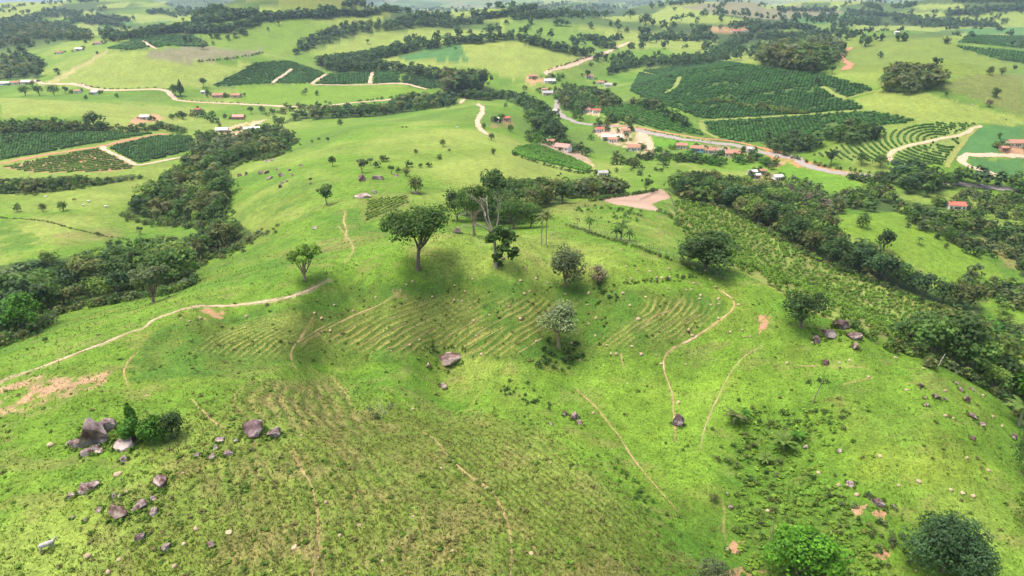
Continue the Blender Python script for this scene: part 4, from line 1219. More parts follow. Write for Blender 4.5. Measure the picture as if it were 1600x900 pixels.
for k, (t, p, m_) in enumerate(zip(LONE, pts, pm)):
    h = t[2] * m_ * (1.0 if p[1] > 300 else 1.06)
    nm = 'shrub' if t[3] == 'bush' and h < 6 else 'broadleaf_tree'
    wide = 0.8 if t[3] == 'bush' else 1.0
    if t[0] in (1102,): wide = 1.35
    if t[0] in (885,): wide = 0.82
    if t[0] in (873,): wide = 1.15
    if t[0] in (478,): wide = 1.2
    if t[0] == 933: wide = 1.0
    o = plant_tree(nm, p, h, t[3], t[4], k + 3, wide)
    tag(o, t[5], 'shrub' if nm == 'shrub' else 'tree', None)

# ------------------------------------------------------------------ the trees nearest the camera, built one by one
def hero(name, foot, hpx, kind, tone, label, nleaf, size, seed, wide=1.0, limbs=7, rz=0.0, bark=(1, 1, 1), cat='tree'):
    p = ground_at([foot])[0]
    h = hpx * px_m(p)[0] * 1.05
    crown, trunk = make_tree(seed, kind, nleaf, size, limbs)
    o = empty(name, p, rz, (h * wide, h * wide, h))
    c = link('crown', crown, o); c.color = (*GREENS[tone], 1)
    t = link('trunk', trunk, o); t.color = (*bark, 1)
    tag(o, label, cat)
    return o
hero('broadleaf_tree', (653,421), 98, 'umb', 'mid', 'large umbrella shaped tree on the crest with a clear trunk', 6500, 0.032, 11, 1.0, 9)
hero('broadleaf_tree', (741,368), 76, 'umb', 'mid', 'slim trunked tree behind the crest left of the bare tree', 2600, 0.040, 12, 0.72, 7, 0.6, (1.9, 1.8, 1.7))
hero('broadleaf_tree', (802,358), 44, 'wide', 'mid', 'dense round tree behind the crest right of the bare tree', 2600, 0.045, 13, 0.98, 6, 1.2)
hero('broadleaf_tree', (715,345), 46, 'wide', 'dark', 'dark tree behind the umbrella tree at its right', 2200, 0.05, 14, 0.9, 5, 2.0)
hero('broadleaf_tree', (770,320), 52, 'round', 'mid', 'tall leafy tree behind the bare tree top', 1800, 0.055, 15, 0.9, 6, 0.4)
hero('broadleaf_tree', (1252,905), 82, 'wide', 'vivid', 'bright green leafy tree at the bottom right edge', 5200, 0.05, 16, 1.12, 8, 0.3)
hero('dark_bush', (1473,893), 98, 'bush', 'blue', 'big dark green domed bush on the lower right slope', 9500, 0.032, 17, 1.16, 8, 1.0, cat='bush')
hero('shrub', (1115,915), 46, 'bush', 'grey', 'grey twiggy shrub at the bottom edge beside the gully', 1500, 0.05, 18, 1.25, 12, 0.0, (2.4, 2.3, 2.2), cat='shrub')
hero('shrub', (212,688), 70, 'cone', 'bright', 'tall pointed creeper covered bush behind the left outcrop', 2600, 0.055, 19, 1.0, 6, 0.4, cat='bush')
hero('shrub', (243,690), 48, 'bush', 'bright', 'green bush between the pointed bush and the dark one', 1900, 0.07, 20, 0.85, 5, 1.4, cat='bush')
hero('shrub', (270,683), 46, 'bush', 'dark', 'dark green bush right of the pointed creeper bush', 2200, 0.06, 21, 0.78, 6, 2.4, cat='bush')
hero('broadleaf_tree', (1600,740), 66, 'wide', 'mid', 'dark green tree cut by the right edge, upper of two', 1800, 0.055, 22, 0.7, 6, 0.9)
hero('broadleaf_tree', (1612,825), 72, 'wide', 'light', 'pale green tree cut by the right edge, lower of two', 1800, 0.055, 23, 0.75, 6, 2.9)
hero('broadleaf_tree', (240,472), 60, 'sparse', 'grey', 'pale grey green tree at the front of the left wood', 1500, 0.055, 24, 1.1, 8, 0.2, (1.6, 1.5, 1.4))
hero('broadleaf_tree', (40,522), 62, 'wide', 'bright', 'rich green tree at the front left of the left wood', 2200, 0.055, 25, 0.9, 6, 1.8)

hero('broadleaf_tree', (478,437), 54, 'sparse', 'lime', 'slender light green tree on the ridge at the end of the sandy path', 1500, 0.055, 26, 1.15, 9, 0.7, (1.9, 1.8, 1.7))
hero('broadleaf_tree', (1102,422), 56, 'wood', 'dark', 'large spreading dark tree at the edge of the young plantation', 3600, 0.05, 27, 1.5, 8, 0.2)
hero('broadleaf_tree', (1252,512), 56, 'wide', 'dark', 'dark flat topped tree above the boulders on the right', 2600, 0.05, 28, 0.95, 8, 1.1)
hero('broadleaf_tree', (885,447), 60, 'wood', 'grey', 'broad grey green tree on the brow right of the crest', 3000, 0.045, 29, 0.92, 9, 2.1, (1.6, 1.4, 1.2))
hero('broadleaf_tree', (873,541), 68, 'round', 'pale', 'pale grey green tree standing in the hollow below the brow', 2200, 0.04, 30, 1.2, 9, 0.9, (2.2, 2.1, 2.0))

hero('broadleaf_tree', (828,356), 42, 'wood', 'mid', 'leafy tree behind the crest just left of the tall palms', 2000, 0.05, 61, 0.95, 6, 0.9)
hero('broadleaf_tree', (762,352), 46, 'wood', 'dark', 'leafy tree directly behind the bare pale tree', 2000, 0.05, 62, 0.8, 6, 1.9)

def bare_branches(r, base, d, L, rad, depth, out):
    e = base + d * L
    out.append((limb_path(r, base, e, 0.07), np.linspace(rad, rad * 0.45, 5)))
    if depth == 0: return
    for _ in range(r.integers(2, 4)):
        nd = d + r.normal(size=3) * 0.55 + np.array([0, 0, 0.1]); nd /= np.linalg.norm(nd)
        bare_branches(r, base + d * L * r.uniform(0.6, 1.0), nd, L * r.uniform(0.5, 0.75), rad * 0.5, depth - 1, out)

def bare_tree(name, foot, hpx, label, seed, c=(0.42, 0.37, 0.31), lean=(0, 0), clumps=(), depth=3, trunk_frac=0.45, cat='tree', tone='mid'):
    r = np.random.default_rng(seed)
    p = ground_at([foot])[0]; h = hpx * px_m(p)[0] * 1.05
    o = empty(name, p, 0.0, h)
    tb = MB(); br = []
    top = np.array([lean[0], lean[1], trunk_frac])
    tb.tube([(0, 0, -0.05), (lean[0] * .4, lean[1] * .4, trunk_frac * .5), tuple(top)], [0.026, 0.020, 0.015], 8, c)
    link('trunk', tb.mesh('trunk', M['bark'], True), o).color = (1, 1, 1, 1)
    for k in range(4):
        d = r.normal(size=3); d[2] = abs(d[2]) + 0.9; d[:2] *= 0.9; d += np.array([lean[0], lean[1], 0]); d /= np.linalg.norm(d)
        br = []
        bare_branches(r, top, d, (1 - trunk_frac) * 0.62, 0.012, depth - 1, br)
        bb = MB()
        for pth, rad in br: bb.tube(pth, rad, 5, c)
        link('branch', bb.mesh('branch', M['bark'], True), o).color = (1, 1, 1, 1)
    for (cx_, cz_, rr, nn_) in clumps:
        q_, nn2, tint, _ = crown_points(r, 0, rr, rr * 0.8, 6, nn_, (0.4, 0.6), -0.8)
        mb = MB(); leaf_quads(mb, q_ + np.array([cx_, r.normal() * 0.04, cz_]), nn2, 0.045, tint, r)
        link('creeper', mb.mesh('creeper', M['leaf']), o).color = (*GREENS[tone], 1)
    tag(o, label, cat)
    return o
bare_tree('dead_tree', (775,418), 116, 'tall bare pale tree with creepers round its lower trunk on the crest', 31, (0.40, 0.34, 0.28), (-0.02, 0.0),
          [(-0.02,0.44,0.12,200),(0.17,0.40,0.12,220),(0.09,0.28,0.09,150),(0.02,0.14,0.06,90),(0.24,0.20,0.08,130),(0.1,0.52,0.09,120),(-0.08,0.36,0.07,80),(0.03,0.04,0.05,80)])
bare_tree('dead_tree', (597,655), 36, 'small grey lichen covered dead tree on the near spur', 32, (0.34, 0.32, 0.28), (0.1, 0), [(-0.5,0.45,0.2,110),(0.35,0.6,0.18,90),(-0.2,0.15,0.25,140)], 3, 0.3, 'tree', 'grey')
bare_tree('dead_tree', (1270,630), 42, 'leaning bare snag with a few leaves on the right slope', 33, (0.30, 0.25, 0.20), (0.16, 0), [(0.1,0.95,0.16,120),(-0.25,0.8,0.13,90),(0.35,0.85,0.12,80)], 2, 0.75, 'tree', 'dark')
bare_tree('dead_stump', (1465,574), 24, 'pale broken stump at the edge of the right wood', 34, (0.62, 0.54, 0.42), (0.22, 0), [], 1, 0.85, 'stump')
bare_tree('dead_stump', (1201,852), 50, 'pale cut sapling trunk standing in the right gully', 35, (0.42, 0.34, 0.26), (0.05, 0), [(0.0,1.0,0.09,70)], 1, 0.9, 'stump', 'light')
bare_tree('dead_tree', (70,445), 30, 'bare branched brownish tree in the left wood', 36, (0.36, 0.28, 0.22), (0, 0), [], 3, 0.3)
bare_tree('leafless_shrub', (78,510), 22, 'pale leafless shrub at the front edge of the left wood', 37, (0.46, 0.41, 0.33), (0.05, 0), [], 3, 0.2, 'shrub')
bare_tree('fallen_branches', (742,388), 12, 'pale fallen branches on the crest left of the bare tree', 38, (0.52, 0.46, 0.38), (0.9, 0), [], 3, 0.3, 'branches')

# palms: trunk and separate fronds
def frond_mesh(r, L=1.0):
    mb = MB()
    t = np.linspace(0, 1, 9)
    x = t * 0.86 * L; z = 0.42 * t * L - 0.72 * t * t * L
    for i in range(8):
        for s in (-1, 1):
            w_ = 0.16 * L * math.sin(math.pi * (0.12 + 0.85 * t[i]))
            a = (x[i], 0, z[i]); b_ = (x[i + 1], 0, z[i + 1])
            c1 = (x[i + 1] + 0.05, s * w_, z[i + 1] - 0.55 * w_); d1 = (x[i] + 0.07, s * w_, z[i] - 0.55 * w_)
            g = r.uniform(0.8, 1.2)
            mb.add([a, b_, c1, d1], [(0, 1, 2, 3)], (g, g, g))
    return mb.mesh('frond', M['leaf'])
FR = [frond_mesh(np.random.default_rng(400 + i)) for i in range(3)]
def palm(foot, hpx, label, seed, tone='olive', fr=13, flen=0.26, thick=0.02, group=None, name='palm_tree'):
    r = np.random.default_rng(seed)
    p = ground_at([foot])[0]; h = hpx * px_m(p)[0] * 1.05
    o = empty(name, p, r.uniform(0, 6.28), h)
    tb = MB(); lean = r.normal(size=2) * 0.03
    tz = 1 - flen * 0.55
    tb.tube([(0, 0, -0.05), (lean[0] * .5, lean[1] * .5, tz * .5), (lean[0], lean[1], tz)], [thick * 1.25, thick, thick * .9], 7, (0.36, 0.31, 0.25))
    link('trunk', tb.mesh('trunk', M['bark'], True), o).color = (1, 1, 1, 1)
    for k in range(fr):
        f = link('frond', FR[k % 3], o)
        f.location = (lean[0], lean[1], tz)
        f.rotation_euler = (0, r.uniform(-0.75, 0.5) if name == 'palm_tree' else r.uniform(-1.0, -0.2), k * 6.283 / fr + r.uniform(-.2, .2))
        f.scale = (flen * r.uniform(0.85, 1.15),) * 3
        f.color = (*(np.array(GREENS[tone]) * r.uniform(0.8, 1.2)), 1)
    tag(o, label, 'palm', group)
    return o
palm((846,384), 52, 'tall thin palm on the crest, left of the close pair', 41, 'olive', 13, 0.25, 0.014)
palm((853,383), 56, 'tall thin palm on the crest, right of the close pair', 42, 'olive', 13, 0.25, 0.014)
palm((921,364), 27, 'short palm by the fence behind the crest', 43, 'mid', 13, 0.42, 0.03)
palm((902,357), 18, 'small sparse palm left of the short palm by the fence', 44, 'olive', 9, 0.36, 0.02)
palm((970,376), 34, 'tallest palm in the dark clump by the fence', 45, 'mid', 14, 0.46, 0.03)
palm((963,375), 22, 'left palm in the dark clump by the fence', 46, 'dark', 14, 0.6, 0.04)
palm((984,376), 20, 'right palm in the dark clump by the fence', 47, 'mid', 12, 0.6, 0.04)
palm((219,374), 15, 'small palm in the left valley meadow', 48, 'olive', 11, 0.4, 0.03)
palm((1512,560), 34, 'palm with drooping fronds in the right wood', 49, 'olive', 13, 0.6, 0.03)
palm((1535,545), 40, 'second palm inside the right wood', 50, 'mid', 13, 0.5, 0.03)
palm((1592,665), 46, 'palm at the right edge below the wood', 51, 'light', 14, 0.62, 0.04)
palm((1370,212), 14, 'palm in the dell left of the striped plantation', 52, 'mid', 12, 0.5, 0.03)
palm((1345,213), 14, 'second palm in the dell left of the striped plantation', 53, 'mid', 12, 0.5, 0.03)
palm((848,74), 8, 'far palm among the trees beyond the village road', 54, 'dark', 9, 0.5, 0.03)
palm((1225,705), 26, 'large light green banana clump in the gully', 55, 'light', 16, 0.9, 0.03, None, 'banana_plant')
palm((1194,724), 17, 'smaller banana clump lower left in the gully', 56, 'light', 13, 0.9, 0.03, None, 'banana_plant')
palm((1243,688), 17, 'small banana clump right of the large one', 57, 'bright', 12, 0.9, 0.03, None, 'banana_plant')
palm((1146,662), 22, 'spiky palm bush at the top of the gully', 58, 'olive', 15, 0.9, 0.04, None, 'palm_bush')
palm((1165,652), 14, 'low bright spiky plant right of the palm bush', 59, 'bright', 10, 0.9, 0.04, None, 'palm_bush')
palm((1436,382), 14, 'small palm in the right meadow thicket', 60, 'mid', 10, 0.6, 0.03)

# ------------------------------------------------------------------ young plantation: rows of bushy saplings
r = np.random.default_rng(88)
SP_ = plot(SAPL)
lo, hi = SP_.min(0), SP_.max(0)
ga = math.radians(28); ca_, sa_ = math.cos(ga), math.sin(ga)
gx, gy = np.meshgrid(np.arange(-260, 400, 2.4), np.arange(-80, 520, 2.9))
gx = gx + r.normal(size=gx.shape) * 0.28; gy = gy + r.normal(size=gx.shape) * 0.22
qx, qy = (gx * ca_ - gy * sa_).ravel() , (gx * sa_ + gy * ca_).ravel()
ok = inside(SP_, qx, qy) & (r.random(len(qx)) > 0.16 + 0.25 * (fbm(qx / 18, qy / 18, 170, 2) > 0.15))
qx, qy = qx[ok], qy[ok]; qz = ground_z(qx, qy)
su, sv = to_px(qx, qy, qz)
vis = (su < 1620) & (su > 0)
qx, qy, qz, su, sv = qx[vis], qy[vis], qz[vis], su[vis], sv[vis]
def sapling_mesh(seed, n_):
    rr = np.random.default_rng(seed)
    p, nn, tint, _ = crown_points(rr, 0.52, 0.46, 0.42, 6, n_, (0.4, 0.6), -0.8)
    mb = MB(); leaf_quads(mb, p, nn, 0.22 * rr.uniform(0.7, 1.3, n_) * (90 / n_) ** 0.5, tint, rr)
    return mb
SAPM = [sapling_mesh(500 + i, 90).mesh('leaves', M['leaf']) for i in range(4)]
st_ = MB(); st_.tube([(0, 0, -0.05), (0.01, 0, 0.3), (0.0, 0.01, 0.6)], [0.03, 0.025, 0.015], 5, BARK)
STEM = st_.mesh('stem', M['bark'], True)
order = np.argsort(qy)
near_i, far_i = order[:300], order[300:]
SAPC = np.array((0.15, 0.27, 0.038))
for n_, k in enumerate(near_i):
    s_ = r.uniform(1.3, 2.3)
    o = empty('coffee_sapling', (qx[k], qy[k], qz[k]), r.uniform(0, 6.28), s_)
    link('leaves', SAPM[n_ % 4], o).color = (*(SAPC * r.uniform(0.75, 1.2)), 1)
    link('stem', STEM, o).color = (1, 1, 1, 1)
    zone = 'beside the spreading dark tree' if su[k] < 1200 else 'behind the flat topped dark tree' if su[k] < 1275 else 'behind the boulders on the right brow' if su[k] < 1350 else 'close to the right wood'
    tag(o, 'young bushy sapling in the near plantation rows ' + zone, 'sapling', 'saplings ' + zone)
mb = MB(); SB = [sapling_mesh(520 + i, 34) for i in range(4)]
for k in far_i:
    s_ = SB[r.integers(4)]; h = r.uniform(1.3, 2.3); a = r.uniform(0, 6.28)
    v = np.vstack(s_.v); c_ = np.vstack(s_.c)
    vv = np.stack([(v[:, 0] * math.cos(a) - v[:, 1] * math.sin(a)) * h + qx[k], (v[:, 0] * math.sin(a) + v[:, 1] * math.cos(a)) * h + qy[k], v[:, 2] * h + qz[k] - .05], 1)
    mb.add(vv, np.arange(len(vv)).reshape(-1, 4), c_ * SAPC * r.uniform(0.75, 1.2))
o = link('plantation_rows', mb.mesh('plantation_rows', M['leaf'])); o.color = (1, 1, 1, 1)
tag(o, 'further rows of young saplings towards the strip wood', kind='stuff')

# ------------------------------------------------------------------ coffee rows: hedges of leaves along the rows
def rows(key, spacing, height, width, ang=None, centre=None, tone=(0.030, 0.085, 0.018), step=None, label='', gapp=0.04, jitter=0.25):
    P = COFFEE[key]; r = np.random.default_rng(sum(map(ord, key)))
    c0_ = P.mean(0); R_ = np.max(np.hypot(*(P - c0_).T)) + 5
    step = step or spacing * 0.55
    out = []
    if centre is None:
        d = np.array([math.cos(ang), math.sin(ang)]); nn = np.array([-d[1], d[0]])
        for k in np.arange(-R_, R_, spacing):
            t = np.arange(-R_, R_, step)
            wv = fbm(t / 40, t * 0 + k / 60, 4, 2) * spacing * 0.8
            out.append(c0_ + d * t[:, None] + nn * (k + wv)[:, None])
    else:
        cc = np.array(centre); d0 = np.hypot(*(P - cc).T)
        for rad in np.arange(max(2, d0.min() - 2), d0.max() + 2, spacing):
            t = np.arange(0, 2 * math.pi, step / rad)
            out.append(cc + rad * np.stack([np.cos(t), np.sin(t)], 1))
    pts_ = np.vstack(out)
    pts_ = pts_[inside(P, pts_[:, 0], pts_[:, 1])]
    pts_ = pts_[r.random(len(pts_)) > gapp + 0.5 * (fbm(pts_[:, 0] / 14, pts_[:, 1] / 14, 33, 3) > 0.34)]
    for ln_, lw_ in LANES:
        if len(pts_) == 0: break
        if ln_[:, 0].max() < P[:, 0].min() or ln_[:, 0].min() > P[:, 0].max() or ln_[:, 1].max() < P[:, 1].min() or ln_[:, 1].min() > P[:, 1].max(): continue
        dm_ = np.full(len(pts_), 1e9)
        for q_ in ln_: dm_ = np.minimum(dm_, (pts_[:, 0] - q_[0]) ** 2 + (pts_[:, 1] - q_[1]) ** 2)
        pts_ = pts_[dm_ > (lw_ * 0.5 + 1.6) ** 2]
    u_, v_ = to_px(pts_[:, 0], pts_[:, 1], ground_z(pts_[:, 0], pts_[:, 1]))
    pts_ = pts_[(u_ > -30) & (u_ < 1630)]
    n_ = len(pts_)
    z = ground_z(pts_[:, 0], pts_[:, 1])
    # each bush: a faceted mound of eight faces
    a = np.arange(5) * 2 * math.pi / 5 + r.uniform(0, 6, (n_, 1))
    rr = width * 0.5 * r.uniform(0.75, 1.3, (n_, 5)); hh = height * r.uniform(0.75, 1.2, (n_, 1))
    cx_ = pts_[:, :1] + r.normal(size=(n_, 1)) * jitter * 0.3; cy_ = pts_[:, 1:] + r.normal(size=(n_, 1)) * jitter * 0.3
    low = np.stack([cx_ + rr * np.cos(a), cy_ + rr * np.sin(a), z[:, None] + hh * 0.05 + 0 * a], 2)
    mid_ = np.stack([cx_ + 0.8 * rr * np.cos(a + .6), cy_ + 0.8 * rr * np.sin(a + .6), z[:, None] + hh * r.uniform(0.55, 0.85, (n_, 5))], 2)
    top = np.stack([cx_ + r.normal(size=(n_, 1)) * .15, cy_ + r.normal(size=(n_, 1)) * .15, z[:, None] + hh], 2)
    v = np.concatenate([low, mid_, top], 1)
    base = np.arange(n_)[:, None, None] * 11
    tri = []
    for k in range(5):
        k2 = (k + 1) % 5
        tri += [(k, k2, 5 + k), (k2, 5 + k2, 5 + k), (5 + k, 5 + k2, 10)]
    f = (np.array(tri)[None] + base).reshape(-1, 3)
    g = np.array(tone) * np.array((1.9, 1.75, 1.3)) * (1 + 0.35 * fbm(pts_[:, 0] / 30, pts_[:, 1] / 30, 36, 3))[:, None, None] * r.uniform(0.7, 1.3, (n_, 1, 1)) * r.uniform(0.85, 1.15, (n_, 11, 1))
    mb = MB(); mb.add(v.reshape(-1, 3), f, np.broadcast_to(g, (n_, 11, 3)).reshape(-1, 3))
    o = link('coffee_rows', mb.mesh('coffee_rows', M['leaf'])); o.color = (1, 1, 1, 1)
    tag(o, label, kind='stuff')
    return n_
def wang(a, b_):
    g = ground_at([a, b_]); return math.atan2(g[1, 1] - g[0, 1], g[1, 0] - g[0, 0])
gp = lambda a: ground_at([a])[0, :2]
rows('village', 4.2, 2.2, 2.9, wang((960,172),(1060,196)), None, (0.034,0.10,0.018), 2.6, 'neat green coffee rows above the village road')
rows('slope', 4.6, 2.4, 3.9, wang((1060,135),(1250,128)), None, (0.022,0.070,0.018), 3.3, 'wide dark coffee rows covering the hill on the right')
rows('lower', 4.2, 2.3, 3.6, wang((1110,205),(1300,190)), None, (0.026,0.080,0.018), 3.0, 'dark coffee rows below the hill')
rows('vine', 4.4, 1.5, 1.9, None, gp((1475,222)), (0.045,0.110,0.022), 1.3, 'striped rows curving over the right knoll')
rows('left', 4.0, 1.9, 2.7, wang((20,230),(120,212)), None, (0.028,0.080,0.018), 2.5, 'coffee rows above the red road on the left')
rows('contour', 6.2, 1.2, 1.8, None, gp((90,226)), (0.055,0.115,0.022), 1.1, 'rows following the contour below the red road', 0.06)
rows('block', 3.4, 1.9, 2.6, wang((180,240),(300,225)), None, (0.026,0.075,0.018), 2.3, 'dark coffee block right of the looping track')
rows('knoll', 4.4, 2.3, 3.7, wang((350,130),(430,100)), None, (0.026,0.080,0.018), 3.4, 'coffee rows on the knoll left of the valley')
rows('strip_a', 4.4, 2.3, 4.0, wang((495,120),(575,118)), None, (0.024,0.078,0.018), 3.6, 'dark coffee strip, left part')
rows('strip_b', 4.4, 2.3, 4.0, wang((585,120),(625,120)), None, (0.024,0.078,0.018), 3.6, 'dark coffee strip, middle part')
rows('strip_c', 4.4, 2.3, 4.0, wang((630,122),(690,130)), None, (0.022,0.070,0.018), 3.6, 'dark coffee strip, right part')
rows('upper_right', 5.5, 2.4, 4.6, wang((1520,66),(1590,66)), None, (0.024,0.075,0.018), 4.4, 'dark coffee block near the right top edge')
rows('upper_edge', 5.5, 2.4, 4.6, wang((1520,80),(1590,90)), None, (0.022,0.070,0.018), 4.4, 'second dark coffee block near the right top edge')
rows('far_left', 6.5, 2.4, 5.4, wang((200,70),(300,64)), None, (0.024,0.075,0.018), 5.2, 'far dark coffee field behind the fallow field')
rows('maize', 1.6, 1.5, 1.5, wang((810,235),(910,262)), None, (0.060,0.150,0.022), 1.4, 'green maize patch left of the village')
rows('garden', 2.1, 0.7, 1.0, wang((575,335),(630,312)), None, (0.085,0.150,0.025), 1.0, 'small terraced garden rows behind the crest', 0.2)

# ------------------------------------------------------------------ grass tufts and weeds on the near hill
r = np.random.default_rng(99)
def scatter(nmax, vr, sx=(-60, 1660)):
    p = np.stack([r.uniform(*sx, nmax), r.uniform(*vr, nmax)], 1)
    return p
mb = MB()
n_ = 112000
ri = np.where((YR > 62) & (YR < 330))[0]; ci = np.where(np.abs(A) < 1.0)[0]
yy_ = np.interp(r.uniform(ri[0], ri[-1], n_), np.arange(len(YR)), YR); xx_ = r.uniform(-0.80, 0.80, n_) * (yy_ + Y0)
g_ = np.stack([xx_, yy_, ground_z(xx_, yy_)], 1)
pp = np.stack(to_px(g_[:, 0], g_[:, 1], g_[:, 2]), 1)
ok = (pp[:, 0] > -80) & (pp[:, 0] < 1680) & (pp[:, 1] < 1020)
g_, pp = g_[ok], pp[ok]
keep = (g_[:, 1] < 330)
for P in [SP_, PLOT_PLOUGH] + [WPLOT[k] for k in ('left_front', 'left_middle', 'right_strip', 'right_wood')]: keep &= ~inside(P, g_[:, 0], g_[:, 1])
g_ = g_[keep]; pp = pp[keep]
inSp = inside(plot(SPUR), g_[:, 0], g_[:, 1])
cl = fbm(g_[:, 0] / 5, g_[:, 1] / 5, 180, 3)
keep = r.random(len(g_)) < np.where(inSp, 0.9, 0.30 + 0.55 * sstep(-0.2, 0.4, cl))
g_, inSp, cl = g_[keep], inSp[keep], cl[keep]
n_ = len(g_)
sz = r.uniform(0.16, 0.42, n_) * (0.75 + 0.0016 * g_[:, 1]) * np.where(inSp, 1.05, 0.9)
kind = r.random(n_)
base = np.where((kind < np.where(inSp, 0.28, 0.06))[:, None], np.array((0.22, 0.175, 0.085)),
       np.where((kind < np.where(inSp, 0.62, 0.50))[:, None], np.where(inSp[:, None], np.array((0.115, 0.155, 0.030)), np.array((0.100, 0.175, 0.020))), np.where(inSp[:, None], np.array((0.155, 0.215, 0.035)), np.array((0.14, 0.235, 0.024)))))
base = base * r.uniform(0.75, 1.2, (n_, 1))
T = 3
a = r.uniform(0, 6.28, (n_, T)); ln = r.uniform(0.25, 0.95, (n_, T)); wd = sz[:, None] * r.uniform(0.45, 0.8, (n_, T)); ht = sz[:, None] * r.uniform(0.6, 1.15, (n_, T))
ca_, sa_ = np.cos(a), np.sin(a)
bx, by_ = g_[:, :1] + ca_ * sz[:, None] * .25, g_[:, 1:2] + sa_ * sz[:, None] * .25
z0 = ground_z(bx.ravel(), by_.ravel()).reshape(bx.shape) - 0.03
v = np.stack([np.stack([bx - sa_ * wd * .5, by_ + ca_ * wd * .5, z0], 2), np.stack([bx + sa_ * wd * .5, by_ - ca_ * wd * .5, z0], 2),
              np.stack([bx + ca_ * ln * sz[:, None], by_ + sa_ * ln * sz[:, None], z0 + ht], 2)], 2)
cc = np.repeat(base, T * 3, 0)
mb.add(v.reshape(-1, 3), np.arange(n_ * T * 3).reshape(-1, 3), cc)
o = link('grass_tufts', mb.mesh('grass_tufts', M['leaf'])); o.color = (1, 1, 1, 1)
tag(o, 'tufts of grass and dry weeds over the near pasture', kind='stuff')
# low broad weeds, darker clumps
n_ = 9000
pp = np.stack([r.uniform(-60, 1660, n_), 400 + r.random(n_) * 520], 1)
dens = 0.06 + 0.16 * inside(np.array([(60,1000),(180,760),(300,640),(380,590),(560,590),(680,620),(900,640),(1000,760),(1120,930),(1100,1000)], float), pp[:, 0], pp[:, 1]) \
     + 0.16 * inside(np.array([(260,545),(380,490),(520,455),(640,440),(1000,450),(1120,490),(1040,550),(900,565),(560,575),(300,590)], float), pp[:, 0], pp[:, 1]) \
     + 1.4 * inside(np.array([(1150,640),(1330,640),(1280,720),(1330,800),(1400,920),(1180,960),(1150,830)], float), pp[:, 0], pp[:, 1])
pp = pp[r.random(n_) < dens]
g_ = ground_at(pp)
keep = (g_[:, 1] < 230)
for P in [SP_] + [WPLOT[k] for k in ('left_front', 'right_wood')]: keep &= ~inside(P, g_[:, 0], g_[:, 1])
g_ = g_[keep]; pp = pp[keep]
mb = MB()
WB = [sapling_mesh(560 + i, 22) for i in range(5)]
gul = inside(plot([(1150,640),(1330,640),(1280,720),(1330,800),(1400,920),(1180,960),(1150,830)]), g_[:, 0], g_[:, 1])
for k in range(len(g_)):
    s_ = WB[r.integers(5)]; h = r.uniform(0.18, 0.45) * (1.5 if gul[k] else 1.0); w_ = h * r.uniform(1.6, 2.8); a = r.uniform(0, 6.28)
    v = np.vstack(s_.v); c_ = np.vstack(s_.c)
    vv = np.stack([(v[:, 0] * math.cos(a) - v[:, 1] * math.sin(a)) * w_ + g_[k, 0], (v[:, 0] * math.sin(a) + v[:, 1] * math.cos(a)) * w_ + g_[k, 1], v[:, 2] * h + g_[k, 2] - .08 * h], 1)
    tone = np.array([(0.095, 0.170, 0.022), (0.115, 0.205, 0.024), (0.15, 0.165, 0.05)][r.integers(2 if gul[k] else 3)])
    mb.add(vv, np.arange(len(vv)).reshape(-1, 4), c_ * tone * (1.45 if gul[k] else 1.0) * r.uniform(0.8, 1.2))
o = link('weed_clumps', mb.mesh('weed_clumps', M['leaf'])); o.color = (1, 1, 1, 1)
tag(o, 'low dark weed clumps over the near pasture and gully', kind='stuff')

# ------------------------------------------------------------------ landmarks named in the labels
LAND += [(653,380,'the umbrella tree'), (775,380,'the bare pale tree'), (885,420,'the broad grey tree'), (873,510,'the pale tree in the hollow'), (699,558,'the split boulder in the hollow'),
 (1059,655,'the dark standing boulder'), (890,650,'the small boulder pair'), (393,667,'the dark split boulders'), (140,680,'the left outcrop'), (182,797,'the round brown boulder'),
 (247,753,'the flat violet boulder'), (1310,520,'the boulders under the flat topped tree'), (1465,620,'the rocks on the right slope'), (1373,785,'the low dark rock on the right'), (1102,400,'the spreading dark tree'),
 (1470,845,'the big domed bush'), (1225,690,'the banana clump'), (970,365,'the palm clump'), (597,640,'the small grey dead tree'), (480,415,'the slender ridge tree'), (460,850,'the big pale mound'),
 (1270,620,'the leaning snag'), (1145,475,'the bend of the right path'), (790,790,'the curved near path'), (495,800,'the worn near trail'), (230,505,'the sandy ridge path'), (850,350,'the pair of tall palms'), (570,280,'the brown boulder behind the crest'), (425,275,'the rock field behind the left slope')]

# ------------------------------------------------------------------ boulders
def ico(sub):
    import bmesh
    bm = bmesh.new(); bmesh.ops.create_icosphere(bm, subdivisions=sub, radius=1.0)
    v = np.array([q_.co[:] for q_ in bm.verts]); f = np.array([[q_.index for q_ in g.verts] for g in bm.faces])
    bm.free(); return v, f
ICO4, ICO3, ICO2 = ico(4), ico(3), ico(2)
def n3(p, s, seed):
    return (fbm(p[:, 0] * s + p[:, 2] * .7, p[:, 1] * s - p[:, 2] * .4, seed, 3) + fbm(p[:, 2] * s + 5.1, p[:, 0] * s * .8 + p[:, 1] * .3, seed + 9, 3)) * 0.5
def rock_mesh(seed, sub=3, cuts=7, rough=0.18, name='boulder', mat='rock'):
    r = np.random.default_rng(seed)
    v, f = (ICO4 if sub == 4 else ICO3 if sub == 3 else ICO2)
    v = v * (1 + rough * 1.6 * n3(v, 1.2, seed)[:, None])
    for _ in range(cuts):
        d = r.normal(size=3); d /= np.linalg.norm(d); h = r.uniform(0.42, 0.8)
        e = v @ d - h
        v = v - np.where(e > 0, e * 0.96, 0)[:, None] * d
    v = v * (1 + rough * 0.35 * n3(v, 4.0, seed + 5)[:, None])
    mb = MB(); mb.add(v, f, (1, 1, 1))
    return mb.mesh(name, M[mat], mat != 'rock')
